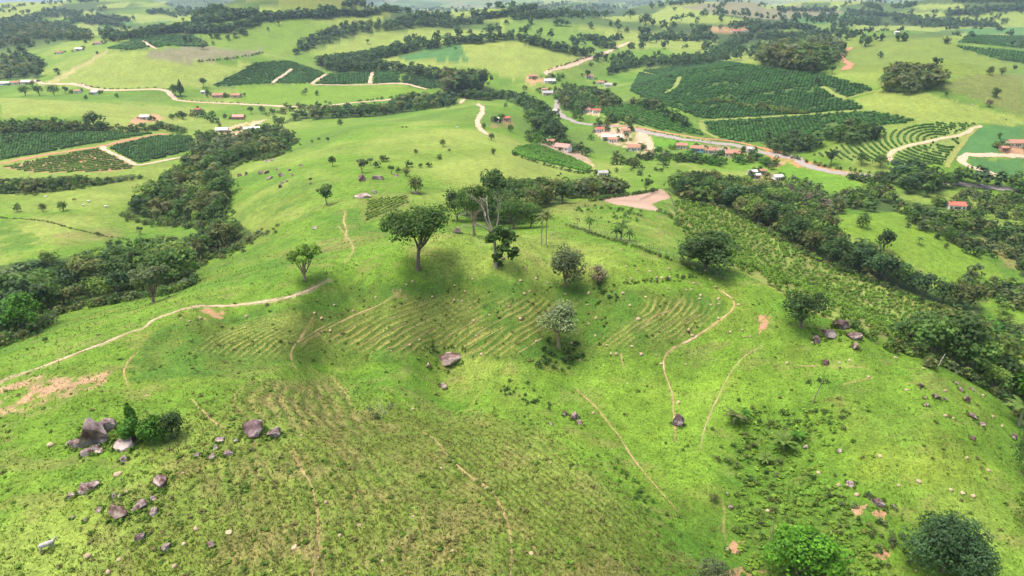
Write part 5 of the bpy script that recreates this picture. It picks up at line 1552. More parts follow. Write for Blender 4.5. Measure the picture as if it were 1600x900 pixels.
BOUL = [  # photo foot (u, v), width px, height px, tone, label (None: by landmark)
 (140,698,56,56,(.95,.9,.9),'largest grey violet boulder of the left outcrop'),(166,676,30,28,(.9,.85,.85),'dark boulder at the top right of the left outcrop'),(191,701,46,27,(1.15,1.1,1.1),'broad pale grey boulder right of the left outcrop'),
 (156,694,26,18,(.9,.85,.85),None),(120,700,22,20,(1,.95,.95),None),(146,706,22,15,(.85,.8,.8),None),(134,712,20,16,(1,.95,.95),None),(152,709,16,9,(1.2,1.15,1.1),None),(192,722,13,14,(1.1,1.1,1.1),None),(107,697,12,9,(1.1,1.1,1.1),None),
 (128,770,26,19,(1,.95,.95),'left half of the split boulder below the left outcrop'),(143,764,20,17,(.95,.9,.9),'right half of the split boulder below the left outcrop'),(247,763,37,27,(.95,.85,.88),'flat violet boulder with a pale top at the left'),
 (183,812,36,34,(.7,.6,.55),'round brown boulder with a yellow spot on the left slope'),(218,797,24,18,(.85,.8,.8),None),(238,807,20,13,(1,.95,.95),None),(177,779,11,11,(1,1,1),None),(187,778,9,7,(1.1,1.1,1.1),None),
 (237,783,13,8,(.9,.85,.85),None),(215,846,21,17,(.55,.5,.52),'small dark boulder below the round brown one'),(258,862,20,13,(.9,.85,.85),None),(328,855,14,8,(.6,.5,.5),None),(152,801,16,9,(.9,.8,.75),None),(108,780,16,13,(1.1,1.05,1),None),
 (112,811,7,6,(1.2,1.2,1.2),None),(132,815,9,7,(1,1,1),None),(207,802,9,8,(1.2,1.1,1.1),None),(343,691,20,8,(1.1,1.05,1.05),None),(355,713,19,10,(.9,.8,.8),None),(330,717,18,10,(.95,.9,.9),None),(306,714,14,7,(1,1,1),None),(336,702,12,8,(1,1,1),None),(367,691,10,7,(1,1,1),None),(392,705,8,7,(.6,.5,.5),None),
 (393,681,42,26,(.5,.42,.46),'dark violet boulder, larger of the split pair'),(426,684,28,20,(.8,.74,.76),'grey boulder, smaller of the split pair'),
 (699,574,46,20,(.8,.7,.68),'cracked brown and grey boulder in the hollow'),(669,574,10,8,(1.2,1.15,1.1),None),(693,607,14,11,(1,.95,.92),None),(883,650,11,12,(.5,.45,.5),'small dark boulder, left of the pair on the near spur'),
 (897,656,17,15,(1,.9,.92),'small pale violet boulder, right of the pair on the near spur'),(905,663,11,9,(1.1,1.05,1),None),(860,664,8,5,(.9,.85,.8),None),(1060,666,20,26,(.42,.36,.42),'dark standing boulder in the bright hollow'),
 (1299,529,33,20,(.85,.8,.82),'grey elongated boulder under the flat topped tree'),(1320,516,34,20,(.45,.38,.40),'dark brown boulder behind the grey one on the right brow'),(1337,532,28,14,(.55,.48,.48),'low dark boulder on the right brow'),(1338,547,15,13,(.75,.65,.6),'rounded boulder below the low dark one'),
 (1277,536,15,13,(.6,.52,.54),'round dark boulder below the flat topped tree'),(1291,570,11,11,(.5,.42,.45),None),(1440,606,12,10,(.5,.42,.45),None),(1465,625,14,12,(.65,.58,.6),None),(1512,629,12,13,(.55,.42,.44),None),(1503,612,12,7,(.8,.7,.68),None),
 (1448,635,9,7,(.9,.8,.78),None),(1522,656,18,10,(.75,.65,.66),None),(1535,667,14,8,(1,.9,.9),None),(1446,623,8,5,(1,.95,.9),None),(1478,626,6,6,(.8,.75,.75),None),(1495,601,7,6,(.9,.85,.85),None),(1519,610,6,6,(.8,.7,.7),None),
 (1374,793,25,17,(.55,.45,.48),'low dark rock with a pale edge on the right slope'),(1358,778,12,11,(.7,.65,.65),None),(1331,761,18,9,(1,.95,.98),None),(1398,795,10,8,(1,.98,.95),None),(1521,688,10,8,(.6,.45,.5),None),(1585,686,12,10,(.45,.35,.4),None),(1313,707,9,6,(1.1,1.1,1.1),None),(1260,701,9,7,(1.1,1.1,1.1),None),
 (1142,796,10,8,(1.2,1.2,1.2),None),(1137,774,7,5,(1.3,1.3,1.3),None),(1137,862,9,8,(1.3,1.25,1.2),None),
 (564,284,17,17,(.7,.55,.55),'upright brown boulder under the grey tree behind the crest'),(589,281,20,10,(.9,.85,.85),'flat grey boulder beside the brown one behind the crest'),(618,276,9,5,(.7,.6,.6),'small boulder between two little trees behind the crest'),
 (650,304,22,7,(.9,.75,.72),'low boulder under the round olive bush'),(566,309,34,9,(1.25,1.15,1.1),'flat pale slab above the garden rows'),(585,303,9,9,(1.4,1.35,1.3),'small white boulder at the end of the pale slab'),
 (713,365,19,13,(.42,.38,.36),'dark rounded boulder under the trees on the crest'),(864,368,6,4,(.6,.5,.45),None),(492,358,9,6,(1.3,1.3,1.3),None),
 (407,272,10,7,(.8,.7,.72),None),(416,271,10,8,(.85,.75,.75),None),(421,280,11,6,(.9,.8,.8),None),(438,276,10,8,(.8,.72,.7),None),(437,294,11,9,(.75,.66,.66),None),(447,285,8,6,(.85,.8,.8),None),(432,267,6,5,(.8,.7,.7),None),(452,267,6,5,(.8,.7,.7),None),(457,275,7,5,(.8,.7,.7),None),
 (485,281,6,6,(.7,.62,.62),None),(486,288,6,6,(.7,.62,.62),None),(470,260,7,4,(.7,.6,.6),None),(440,288,7,5,(.8,.7,.7),None),(374,276,9,6,(.55,.42,.42),None),(384,274,8,7,(.5,.38,.38),None),(418,253,12,4,(.9,.85,.85),None),(426,251,10,4,(.9,.85,.85),None),
]
bp = ground_at([(a, b_) for a, b_, *_ in BOUL]); bm_ = px_m(bp)
nolab = [k for k, t in enumerate(BOUL) if t[5] is None]
blab = dict(zip(nolab, rel_labels([(BOUL[k][0], BOUL[k][1]) for k in nolab], 'small grey boulder')))
SMALL = [rock_mesh(700 + i, 2, 6) for i in range(8)]
rb = np.random.default_rng(5)
for k, (t, p, m_) in enumerate(zip(BOUL, bp, bm_)):
    w_ = t[2] * m_ * 0.50; h_ = t[3] * m_ * 0.60
    me = rock_mesh(740 + k + (300 if t[0] == 1060 else 0), 4 if t[2] > 24 else 3, 5 if t[0] == 1060 else 11, 0.24) if t[2] > 13 else SMALL[k % 8]
    o = link('boulder', me)
    o.location = (p[0], p[1] + w_ * 0.55, ground_z(p[0], p[1] + w_ * 0.55) + h_ * 0.22)
    o.scale = (w_, w_ * rb.uniform(0.8, 1.05), h_); o.rotation_euler = (rb.uniform(-.15, .15), rb.uniform(-.15, .15), rb.uniform(0, 6.28) if t[2] / t[3] < 1.4 else rb.uniform(-.3, .3))
    o.color = (*t[4], 1)
    tag(o, t[5] or blab[k], 'boulder', None if t[5] else 'small boulders on the pasture')

WBB = [(np.vstack(q_.v), np.vstack(q_.c)) for q_ in WB]
mb = MB()
for t, p, m_ in zip(BOUL, bp, bm_):
    w_ = t[2] * m_ * 0.5
    if p[1] > 240: continue
    for _ in range(int(5 + t[2] * 0.35)):
        a = rb.uniform(0, 6.28); d_ = w_ * rb.uniform(0.8, 1.25)
        x_, y_ = p[0] + math.cos(a) * d_, p[1] + w_ * .55 + math.sin(a) * d_
        v, c_ = WBB[rb.integers(5)]; h = rb.uniform(.3, .6) * (0.6 + t[2] * 0.012)
        mb.add(np.stack([v[:, 0] * h * 1.5 + x_, v[:, 1] * h * 1.5 + y_, v[:, 2] * h + ground_z(x_, y_) - .05], 1), np.arange(len(v)).reshape(-1, 4), c_ * np.array((0.10, 0.19, 0.022)) * rb.uniform(.8, 1.2))
o = link('boulder_weeds', mb.mesh('boulder_weeds', M['leaf'])); o.color = (1, 1, 1, 1)
tag(o, 'taller weeds ringing the boulders', kind='stuff')

# ------------------------------------------------------------------ termite mounds
MOUND = [(587,466,6),(522,477,5),(552,487,5),(491,490,6),(502,498,7),(516,518,6),(626,455,5),(676,465,7),(710,471,7),(722,472,5),(727,456,5),(741,502,6),(754,513,5),(765,493,5),(744,527,6),(752,555,7),(655,532,6),(640,540,6),(607,545,5),(611,549,4),(795,480,5),(770,547,4),(735,482,4),
 (819,460,7),(828,456,6),(883,460,5),(920,460,8),(973,460,8),(1009,465,6),(1043,452,5),(1072,454,5),(1080,453,6),(1095,463,7),(1093,468,6),(1111,477,7),(1123,468,7),(1123,476,6),(1154,477,7),(1123,499,7),(1076,516,6),(1082,525,8),(1141,520,6),(1160,517,6),(1163,527,5),(1173,527,6),(984,478,6),(918,477,5),(931,498,6),(920,507,6),(838,534,7),(930,526,6),(948,541,6),(987,542,7),(963,555,8),(955,554,7),(1002,555,9),(1025,556,5),(906,564,6),(813,499,7),(893,537,5),(1033,570,7),(1072,570,5),(1060,630,9),(927,646,7),(980,600,4),(998,500,10),
 (821,421,7),(838,436,7),(855,443,6),(814,440,7),(944,392,4),(971,390,5),(987,436,6),(995,422,5),(1016,425,6),(1026,435,7),(1034,435,7),(1045,421,6),(1047,434,6),(1084,443,6),(1118,449,6),(978,417,5),(1110,437,5),
 (1230,569,7),(1269,537,6),(1312,568,7),(1327,564,7),(1357,590,7),(1417,610,8),(1477,612,7),(1536,619,7),(1552,652,8),(1566,667,7),(1443,577,7),(1399,559,6),(1477,651,8),(1370,537,6),(1402,560,5),(1490,655,6),
 (1279,740,9),(1297,764,8),(1311,760,9),(1339,775,11),(1436,754,11),(1405,760,8),(1486,767,9),(1505,772,10),(1521,777,10),(1537,724,6),(1545,736,9),(1511,717,8),(1375,714,9),(1350,715,6),(1332,897,11),(1332,798,7),(1352,795,6),(1432,893,6),(1200,800,9),
 (460,858,15,'big pale'),(531,838,8),(508,786,10),(562,822,9),(471,681,7),(689,732,5),(830,866,11),(861,724,6),(497,872,6),(646,808,8),(781,814,7),(598,878,7),(486,892,6),(645,640,6),(735,642,5),(424,892,5),(707,862,7),
 (78,698,14),(183,743,17),(136,872,14),(306,828,13),(357,834,15),(169,896,12),(287,851,9),(185,876,10),(198,770,9),(272,887,12),(285,740,7),
 (680,400,5),(582,405,4),(596,398,4),(645,441,6),(635,446,6),(738,437,5),(312,498,8),(296,503,6),(282,499,6),(385,496,8),(384,513,5),(270,507,4),(786,405,10),(710,447,5)]
mp = ground_at([(t[0], t[1]) for t in MOUND]); mm = px_m(mp)
ml = rel_labels([(t[0], t[1]) for t in MOUND], 'pale termite mound')
MM = [rock_mesh(800 + i, 3, 2, 0.22, 'mound', 'mound') for i in range(6)]
for k, (t, p, m_) in enumerate(zip(MOUND, mp, mm)):
    w_ = t[2] * m_ * 0.37
    o = link('termite_mound', MM[k % 6])
    o.location = (p[0], p[1] + w_ * .4, ground_z(p[0], p[1] + w_ * .4) + w_ * 0.12)
    o.scale = (w_, w_, w_ * rb.uniform(0.8, 1.15)); o.rotation_euler = (0, 0, rb.uniform(0, 6.28))
    g = rb.uniform(0.85, 1.15); o.color = (0.44 * g, 0.34 * g, 0.215 * g, 1)
    tag(o, 'biggest pale termite mound near the bottom left of the spur' if len(t) > 3 else ml[k], 'termite mound', 'termite mounds dotted over the pasture')

# ------------------------------------------------------------------ houses of the valley
ROOFC = {'tile': (0.38, 0.20, 0.135), 'red': (0.42, 0.14, 0.10), 'grey': (0.36, 0.35, 0.34), 'pale': (0.62, 0.58, 0.54), 'pink': (0.50, 0.27, 0.22), 'dark': (0.16, 0.13, 0.12)}
WALLC = {'white': (0.78, 0.76, 0.72), 'cream': (0.68, 0.57, 0.44), 'pink': (0.66, 0.42, 0.36), 'blue': (0.28, 0.52, 0.68), 'brick': (0.45, 0.24, 0.16)}
def house(foot, wpx, roof, wall, label, rz=0.0, ratio=0.7, hh=3.0, flat=False, cat='house'):
    p = ground_at([foot])[0]; w_ = max(4.5, wpx * px_m(p)[0]); d_ = w_ * ratio
    d_ = min(d_, 9); hh = min(hh, w_ * 0.5 + 1.2)
    zs = ground_z(np.array([p[0] - w_ / 2, p[0] + w_ / 2, p[0], p[0]]), np.array([p[1], p[1], p[1] + d_, p[1]]))
    o = empty('farm_house' if cat == 'house' else 'farm_shed', (p[0], p[1] + d_ / 2, float(zs.mean())), rz)
    mb = MB(); x, y = w_ / 2, d_ / 2
    rise = 0.25 if flat else d_ * 0.24
    if flat: mb.box(-x, x, -y, y, -1.2, hh, WALLC[wall])
    else:
        mb.add([(-x,-y,-1.2),(x,-y,-1.2),(x,y,-1.2),(-x,y,-1.2),(-x,-y,hh),(x,-y,hh),(x,y,hh),(-x,y,hh)], [(0,3,2,1),(0,1,5,4),(1,2,6,5),(2,3,7,6),(3,0,4,7)], WALLC[wall])
        mb.add([(-x,-y,hh),(-x,y,hh),(-x,0,hh+rise),(x,-y,hh),(x,y,hh),(x,0,hh+rise)], [(0,2,1),(3,4,5)], WALLC[wall])
    link('wall', mb.mesh('wall', M['house']), o)
    ov = 0.45; rm = MB(); t_ = 0.16
    if flat:
        rm.add([(-x-ov,-y-ov,hh+.1),(x+ov,-y-ov,hh+.1),(x+ov,y+ov,hh+.5),(-x-ov,y+ov,hh+.5),(-x-ov,-y-ov,hh+.26),(x+ov,-y-ov,hh+.26),(x+ov,y+ov,hh+.66),(-x-ov,y+ov,hh+.66)], [(0,3,2,1),(4,5,6,7),(0,1,5,4),(1,2,6,5),(2,3,7,6),(3,0,4,7)], ROOFC[roof])
    else:
        e = rise * ov / y
        for s in (-1, 1):
            A_ = [(-x-ov, s*(y+ov), hh-e+.03), (x+ov, s*(y+ov), hh-e+.03), (x+ov, 0, hh+rise+.03), (-x-ov, 0, hh+rise+.03)]
            B_ = [(a, b_, c_ + t_) for a, b_, c_ in A_]
            rm.add(A_ + B_, [(0,3,2,1),(4,5,6,7),(0,1,5,4),(1,2,6,5),(2,3,7,6),(3,0,4,7)], ROOFC[roof])
    link('roof', rm.mesh('roof', M['house']), o)
    dm = MB(); dm.box(-.45, .45, -y - .06, -y + .05, 0, 2.1, (0.16, 0.10, 0.07)); dd = link('door', dm.mesh('door', M['house']), o)
    nw = 2 if w_ < 9 else 4
    for k in range(nw):
        cx_ = (k + 0.5) / nw * w_ - x
        if abs(cx_) < 0.9: cx_ += 1.2
        wm = MB(); wm.box(cx_ - .55, cx_ + .55, -y - .05, -y + .05, 1.0, min(2.1, hh - .3), (0.05, 0.06, 0.07))
        wo_ = link('window', wm.mesh('window', M['house']), o)
        fm_ = MB(); fm_.box(cx_ - .65, cx_ + .65, -y - .09, -y - .02, .88, .98, (0.6, 0.58, 0.55)); link('sill', fm_.mesh('sill', M['house']), wo_)
    tag(o, label, cat)
    return o
HOUSES = [
 ((6,134),14,'pale','white','white house at the far left edge of the road',.1),((24,133),14,'tile','white','white house with red roof in the far left hamlet',.2),((40,132),16,'pale','cream','pale long house right in the far left hamlet',-.1),((10,92),9,'tile','white','small house high on the left wooded slope',0),((21,91),9,'pale','pink','second small house on the left wooded slope',.2),
 ((122,80),11,'pale','white','far white farm house among trees above the left hill',.1),((152,70),10,'tile','white','far red roofed house above the left hill',0),((92,85),8,'tile','white','small far house left of the white farm above the hill',.1),((120,146),9,'tile','white','small house under the left road, left of two',0),((147,148),11,'pale','white','small white house under the left road, right of two',.1),
 ((339,153),16,'tile','pink','pink farm house below the coffee knoll',.15),((368,153),14,'tile','pink','pink farm house right of the first below the knoll',-.1),((317,147),6,'pale','white','tiny white shed left of the pink houses',0),((371,187),17,'pink','brick','pink roofed barn in the left valley',.1),((345,208),18,'pale','cream','pale house at the left valley farm',.2),((391,206),24,'pale','white','long white shed at the left valley farm',.35),((309,175),8,'red','brick','small red roofed hut in the left pasture',0),
 ((225,187),14,'pale','white','white building on the reddish site behind the left plots',.1),((791,190),11,'red','pink','red roofed house of the small farm on the ridge',.1),((775,191),7,'pale','white','white hut left of the ridge farm house',0),
 ((859,130),17,'pale','white','wide white building at the top of the village road',.1),((833,123),13,'tile','cream','low house left of the wide white building',.1),((921,123),12,'tile','white','orange roofed house right of the round tree above the village',.1),((939,132),11,'tile','white','upper village house with tiled roof',-.2),((951,136),12,'grey','white','grey roofed house beside the upper village house',-.2),((851,143),9,'tile','white','small house on the left of the village wood',.1),((857,149),18,'grey','cream','grey roofed shed on the left of the village wood',.1),
 ((895,160),10,'tile','brick','orange roofed house by the road in the trees',0),((911,161),8,'tile','white','second small roof by the road in the trees',0),((917,176),20,'tile','white','large white house with red roof beside the coffee rows',-.1),((932,177),12,'red','white','red roofed annex beside the large white house',.1),((866,177),8,'pale','white','white roadside hut at the bend',.2),
 ((860,226),13,'tile','white','red roofed house above the maize patch',-.3),((880,236),24,'pink','white','long pink roofed shed above the maize patch',-.5),((937,207),14,'red','white','house at the left of the bare village yard',.2),((957,220),30,'pale','white','large white roofed building in the bare village yard',-.1),((958,223),14,'tile','white','tiled lean-to in front of the large white building',-.1),((978,209),12,'tile','cream','tiled house behind the bare yard',.1),
 ((991,236),20,'tile','white','red roofed white house at the lower village yard',-.1),((1066,233),17,'tile','cream','orange roofed house at the left of the road row',-.2),((1090,238),20,'tile','blue','blue walled house in the road row',-.2),((1112,241),18,'tile','white','tiled house right of the blue one',-.2),((1126,242),14,'grey','white','grey roofed house in the road row',-.2),((1146,246),22,'tile','cream','large orange roofed house at the right of the road row',-.2),((1174,238),10,'pale','white','small white house beyond the road row',-.2),
 ((1176,275),13,'pale','white','small white house above the strip wood',.2),((1192,273),9,'tile','cream','cream house right of the small white one',.1),((1183,280),10,'pale','cream','shed in front of the small white house',.1),((1216,283),15,'pale','white','white shed at the edge of the green field',.3),((942,277),14,'grey','white','grey roofed hut behind the ravine scrub',.1),
 ((1497,329),24,'red','white','white house with dark red roof behind the right meadow',-.15),((1590,231),24,'tile','cream','tiled house at the right edge by the crops',0),((1570,238),12,'tile','brick','small brick house by the right edge crops',.1),((1402,53),7,'pale','white','tiny white farm building near the top right',0),((1150,51),13,'red','white','far red roofed barn by the brown field',0),((1165,50),9,'tile','white','small house beside the far barn',.1),((1295,21),7,'pale','white','distant white building at the top right',0),
]
for f_, wpx, roof, wall, lb, rz in HOUSES:
    house(f_, wpx, roof, wall, lb, rz, 0.7, 3.0, wpx >= 24 and roof == 'pale', 'shed' if 'shed' in lb or 'hut' in lb or 'barn' in lb else 'house')

hp = ground_at([h_[0] for h_ in HOUSES])
gs = []
for k, (h_, p) in enumerate(zip(HOUSES, hp)):
    w_ = max(4.5, h_[1] * px_m(p)[0])
    for _ in range(5):
        a = rb.uniform(0, 6.28); x_, y_ = p[0] + math.cos(a) * w_ * rb.uniform(.75, 1.2), p[1] + 3 + abs(math.sin(a)) * w_ * rb.uniform(.6, 1.2) * (1 if rb.random() < .7 else -.5)
        gs.append((x_, y_, ground_z(x_, y_), rb.uniform(2, 5.5), 'bush' if rb.random() < .5 else 'round', ['mid', 'dark', 'olive', 'bright'][rb.integers(4)]))
far_mass('garden_shrubs', gs, 'garden shrubs and small trees round the valley houses', 21)

# ------------------------------------------------------------------ cattle
def cow_mesh(graze):
    hz = 0.35 if graze else 1.45
    V = [(0, 0, 1.05), (0.45, 0, 1.08), (-0.5, 0, 1.05), (-0.85, 0, 1.1), (0.8, 0, 1.12), (1.1, 0, 1.05 if graze else 1.35), (1.32, 0, hz + .2), (1.55, 0, hz),
         (0.7, .2, .75), (0.7, .22, .4), (0.72, .22, 0.0), (0.7, -.2, .75), (0.66, -.22, .4), (0.62, -.22, 0.0),
         (-0.75, .22, .75), (-0.82, .22, .4), (-0.76, .22, 0.0), (-0.75, -.22, .75), (-0.86, -.22, .4), (-0.84, -.22, 0.0),
         (-1.02, 0, 1.0), (-1.06, 0, .5), (1.28, .2, hz + .3), (1.28, -.2, hz + .3)]
    E = [(0, 1), (0, 2), (2, 3), (1, 4), (4, 5), (5, 6), (6, 7), (4, 8), (8, 9), (9, 10), (4, 11), (11, 12), (12, 13), (3, 14), (14, 15), (15, 16), (3, 17), (17, 18), (18, 19), (3, 20), (20, 21), (6, 22), (6, 23)]
    R_ = [.44, .43, .43, .34, .36, .22, .17, .11, .15, .09, .07, .15, .09, .07, .17, .09, .07, .17, .09, .07, .05, .04, .05, .05]
    V = np.array(V); mb = MB()
    def chain(ids, up=1.0):
        p_ = V[list(ids)]; q_ = np.array([R_[i_] for i_ in ids])
        p_ = np.vstack([p_[:1] + (p_[0] - p_[1]) * .02, p_, p_[-1:] + (p_[-1] - p_[-2]) * .12]); q_ = np.concatenate([[.01], q_, [.01]])
        mb.tube(p_, q_, 10)
    chain((20, 3, 2, 0, 1, 4, 5)); chain((4, 5, 6, 7))
    for ids in ((4, 8, 9, 10), (4, 11, 12, 13), (3, 14, 15, 16), (3, 17, 18, 19), (3, 20, 21), (6, 22), (6, 23)): chain(ids)
    me = mb.mesh('cow', None)
    tmp = bpy.data.objects.new('cow', me); C.objects.link(tmp)
    rm = tmp.modifiers.new('remesh', 'REMESH'); rm.mode = 'VOXEL'; rm.voxel_size = 0.06
    sm = tmp.modifiers.new('smooth', 'SMOOTH'); sm.iterations = 3
    dg = bpy.context.evaluated_depsgraph_get()
    out = bpy.data.meshes.new_from_object(tmp.evaluated_get(dg))
    bpy.data.objects.remove(tmp)
    at = out.color_attributes.new('tint', 'FLOAT_COLOR', 'POINT'); at.data.foreach_set('color', np.ones(len(out.vertices) * 4, np.float32))
    out.materials.clear(); out.materials.append(M['mound'])
    out.polygons.foreach_set('use_smooth', np.ones(len(out.polygons), bool))
    return out
COW = [cow_mesh(True), cow_mesh(False)]
for f_, c_, rz, g, lb in [((75,858),(.42,.40,.38),0.6,1,'white cow grazing on the near slope at the bottom left'),((72,309),(.75,.72,.68),.4,0,'white cow at the left of the valley meadow'),((131,322),(.75,.72,.68),1.2,1,'white cow in the middle of the valley meadow'),
    ((139,316),(.7,.66,.6),3.0,0,'pale cow behind the middle one in the valley meadow'),((166,324),(.75,.72,.68),.2,0,'white cow at the right of the valley meadow'),((116,313),(.2,.1,.06),.9,0,'brown cow in the valley meadow'),((872,276),(.03,.03,.03),.5,0,'black cow on the pale field behind the crest'),
    ((876,273),(.03,.03,.03),2.0,1,'second black cow further on the pale field'),((881,281),(.75,.72,.68),1.0,0,'white cow near the black cattle'),((714,200),(.75,.72,.68),.3,0,'white cow high on the grassy ridge'),((1519,165),(.75,.72,.68),.2,0,'white cow on the pale right hill'),
    ((1572,188),(.22,.1,.06),.6,0,'brown cow at the foot of the pale right hill'),((629,200),(.06,.05,.05),.3,0,'dark cow on the ridge, left of two'),((635,200),(.06,.05,.05),2.4,1,'dark cow on the ridge, right of two')]:
    p = ground_at([f_])[0]
    o = link('cow', COW[g]); o.location = p; o.scale = (.82, .82, .82); o.rotation_euler = (0, 0, rz); o.color = (*c_, 1)
    tag(o, lb, 'cow', 'grazing cattle')

# ------------------------------------------------------------------ fences, hedges and rank growth
def fence(poly, label, every=2.6, h=1.3):
    p = ground_at(smooth_line(poly, 4)); s = np.concatenate([[0], np.cumsum(np.hypot(*np.diff(p[:, :2], axis=0).T))])
    t = np.arange(0, s[-1], every); x, y = np.interp(t, s, p[:, 0]), np.interp(t, s, p[:, 1]); z = ground_z(x, y)
    o = empty('wire_fence', (x[0], y[0], z[0]))
    pm_ = MB(); pm_.tube([(0, 0, -.3), (0.01, 0, .6), (0, .01, h)], [.08, .075, .07], 6, (0.34, 0.29, 0.23)); me = pm_.mesh('post', M['bark'])
    for k in range(len(t)):
        q_ = link('post', me, o); q_.location = (x[k] - x[0], y[k] - y[0], z[k] - z[0]); q_.rotation_euler = (rb.uniform(-.06, .06), rb.uniform(-.06, .06), rb.uniform(0, 6)); q_.color = (1, 1, 1, 1)
    for hz in (0.5, 0.85, 1.2):
        wm = MB(); wm.tube(np.stack([x - x[0], y - y[0], z - z[0] + hz], 1), 0.008, 4, (0.3, 0.3, 0.3)); link('wire', wm.mesh('wire', M['bark']), o)
    tag(o, label, 'fence')
fence([(888,352),(905,360),(925,364),(960,374),(1000,387),(1040,398),(1075,412),(1110,428),(1140,440)], 'wire fence with wooden posts behind the crest and palms')
fence([(1000,314),(1040,300),(1055,330),(1062,350)], 'wire fence at the right corner of the ploughed patch')
def hedge(poly, h, every, tones, label, kind='bush', spread=0.6):
    p = ground_at(smooth_line(poly, 4)); s = np.concatenate([[0], np.cumsum(np.hypot(*np.diff(p[:, :2], axis=0).T))])
    t = np.arange(0, s[-1], every) + rb.uniform(-.4, .4, len(np.arange(0, s[-1], every))) * every
    x, y = np.interp(t, s, p[:, 0]) + rb.normal(size=len(t)) * spread, np.interp(t, s, p[:, 1]) + rb.normal(size=len(t)) * spread
    far_mass('hedge', [(x[k], y[k], ground_z(x[k], y[k]), h * rb.uniform(.6, 1.3), kind, tones[rb.integers(len(tones))]) for k in range(len(t))], label, 3)
hedge([(925,315),(960,309),(1000,303),(1027,297)], 1.6, 1.2, ['mid', 'dark'], 'low green hedge along the far edge of the ploughed patch')
hedge([(800,242),(850,258),(905,271),(925,268)], 1.8, 1.6, ['mid', 'dark'], 'hedge below the maize patch')
hedge([(0,341),(40,343),(75,347),(110,357),(145,365),(175,371),(205,375)], 0.8, 1.2, ['dark', 'olive'], 'low dark ditch growth crossing the left meadow', 'bush', .3)
hedge([(890,353),(925,366),(960,377),(1000,390),(1060,410),(1100,428)], 0.9, 0.8, ['mid', 'olive', 'light'], 'rank grass and weeds along the fence behind the crest')
hedge([(940,184),(1000,201),(1060,214),(1110,222)], 1.2, 3.0, ['mid', 'light'], 'scrub above the village road')
hedge([(1225,243),(1260,254),(1300,263),(1360,271),(1440,279)], 3.0, 4.5, ['dark', 'mid', 'olive'], 'bushes along the road bank')
hedge([(405,163),(300,158),(275,150),(255,138),(165,139),(120,131)], 1.8, 5.0, ['dark', 'olive'], 'hedge along the left road')
hedge([(560,159),(600,155),(640,148)], 3.0, 5.0, ['dark', 'mid'], 'hedge at the right end of the left road')
hedge([(310,97),(360,92),(410,84)], 3, 5.0, ['dark'], 'dark hedge under the fallow field')
hedge([(858,110),(895,98),(925,88)], 2.6, 5.0, ['dark', 'olive'], 'hedge along the wide pale road')
hedge([(1090,163),(1130,160),(1180,170),(1230,177),(1262,178)], 4.5, 3.0, ['olive', 'light'], 'feathery cane strip between the coffee blocks')
hedge([(1185,168),(1215,172),(1240,176)], 5, 2.5, ['light', 'olive'], 'taller cane at the end of the strip')
hedge([(310,400),(340,392),(380,380),(410,370),(440,355)], 1.6, 1.3, ['olive', 'mid', 'grey'], 'rank scrub on the slope above the left wood', 'bush', 4)
hedge([(280,430),(330,410),(380,395)], 1.8, 1.5, ['olive', 'mid', 'light'], 'scrub fringe right of the left wood', 'bush', 3)
hedge([(900,330),(940,325),(985,330),(960,345)], 1.0, 0.9, ['mid', 'bright'], 'weed patch behind the fence palms', 'bush', 4)
hedge([(840,566),(870,556),(905,550)], 1.2, 0.5, ['mid', 'dark'], 'dark weed mat at the foot of the pale tree in the hollow', 'bush', 1.6)
hedge([(925,460),(950,455),(970,470)], 0.9, 0.6, ['mid', 'dark'], 'dark weeds below the brown shrub', 'bush', 1.8)
hedge([(970,440),(1010,440),(1060,436),(1085,432)], 0.6, 0.6, ['olive', 'mid'], 'weedy bank on the brow right of the brown shrub', 'bush', .5)
hedge([(1165,690),(1190,760),(1200,820),(1230,860)], 1.0, 0.4, ['mid', 'light', 'olive', 'light'], 'rank bushes down the middle of the gully', 'bush', 3.2)
hedge([(1290,760),(1310,800),(1350,840),(1400,830)], 0.9, 0.4, ['mid', 'light', 'olive', 'grey'], 'scrub between the gully and the domed bush', 'bush', 2.6)
hedge([(780,600),(800,615),(860,640)], 0.6, 0.5, ['mid', 'dark'], 'weeds along the lip of the near spur', 'bush', 1.2)
hedge([(950,720),(985,755),(1020,795),(1050,820)], 0.6, 0.5, ['mid', 'bright', 'light'], 'bushy fringe along the edge of the near spur', 'bush', 1.6)
hedge([(1030,330),(1055,345),(1070,360)], 1.4, 1.2, ['olive', 'mid'], 'scrub at the corner of the young plantation', 'bush', 1.5)
hedge([(375,768),(378,762),(385,764)], 0.7, 0.25, ['light'], 'pale yellow green weed patch on the left of the spur', 'bush', .5)
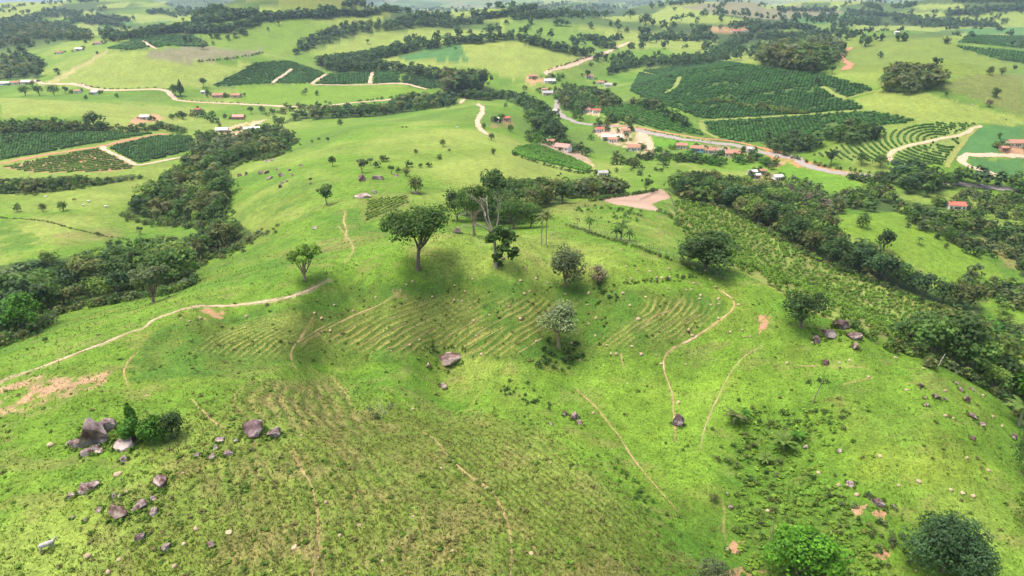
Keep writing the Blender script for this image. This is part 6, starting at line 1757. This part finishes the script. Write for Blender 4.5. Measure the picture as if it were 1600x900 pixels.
hedge([(1330,518),(1380,540),(1420,552),(1460,575)], 2.2, 1.4, ['mid', 'light', 'olive'], 'scrub behind the right shoulder of the hill', 'bush', 1.5)

MIX = ['mid', 'dark', 'olive', 'light', 'grey']
hedge([(400,372),(375,388),(330,404),(290,428),(292,445),(278,456),(210,468),(170,476),(95,490),(62,512),(30,532),(-20,548)], 2.4, 1.0, MIX, 'scrubby front edge of the left wood', 'bush', 1.2)
hedge([(1404,540),(1440,556),(1500,586),(1560,620),(1600,656)], 2.2, 0.8, MIX, 'scrubby front edge of the right wood', 'bush', 1.0)
hedge([(1066,318),(1130,327),(1200,364),(1280,408),(1350,438),(1420,464),(1480,488)], 2.2, 1.2, MIX, 'scrubby front edge of the strip wood', 'bush', 1.2)
hedge([(192,338),(220,348),(250,352),(300,354),(345,354),(354,325),(350,290),(345,255)], 2.6, 1.6, MIX, 'scrubby edge of the left valley wood', 'bush', 1.4)
hedge([(262,292),(312,290),(380,256),(430,246),(464,220)], 2.6, 1.6, MIX, 'scrubby edge of the brookside wood', 'bush', 1.6)
hedge([(-20,302),(60,302),(150,290),(220,278)], 2.2, 1.6, MIX, 'scrubby edge of the belt under the contour plot', 'bush', 1.4)
hedge([(1160,650),(1200,660),(1260,660),(1310,650)], 0.9, 0.5, ['mid', 'light', 'olive'], 'weeds along the top of the gully', 'bush', 2.0)

# ------------------------------------------------------------------ the air
hz_ = MB(); hz_.box(-16000, 16000, -900, 15000, -240, 420)
m = bpy.data.materials.new('haze'); m.use_nodes = True
n = m.node_tree.nodes; n.remove(n['Principled BSDF'])
pv_ = n.new('ShaderNodeVolumePrincipled')
pv_.inputs['Color'].default_value = (0.60, 0.74, 1.0, 1)
pv_.inputs['Density'].default_value = 0.82e-4
pv_.inputs['Anisotropy'].default_value = 0.2
m.node_tree.links.new(pv_.outputs[0], n['Material Output'].inputs['Volume'])
hz = link('haze', hz_.mesh('haze', m)); hz.display_type = 'WIRE'
tag(hz, 'pale haze over the valley and far hills', kind='stuff')
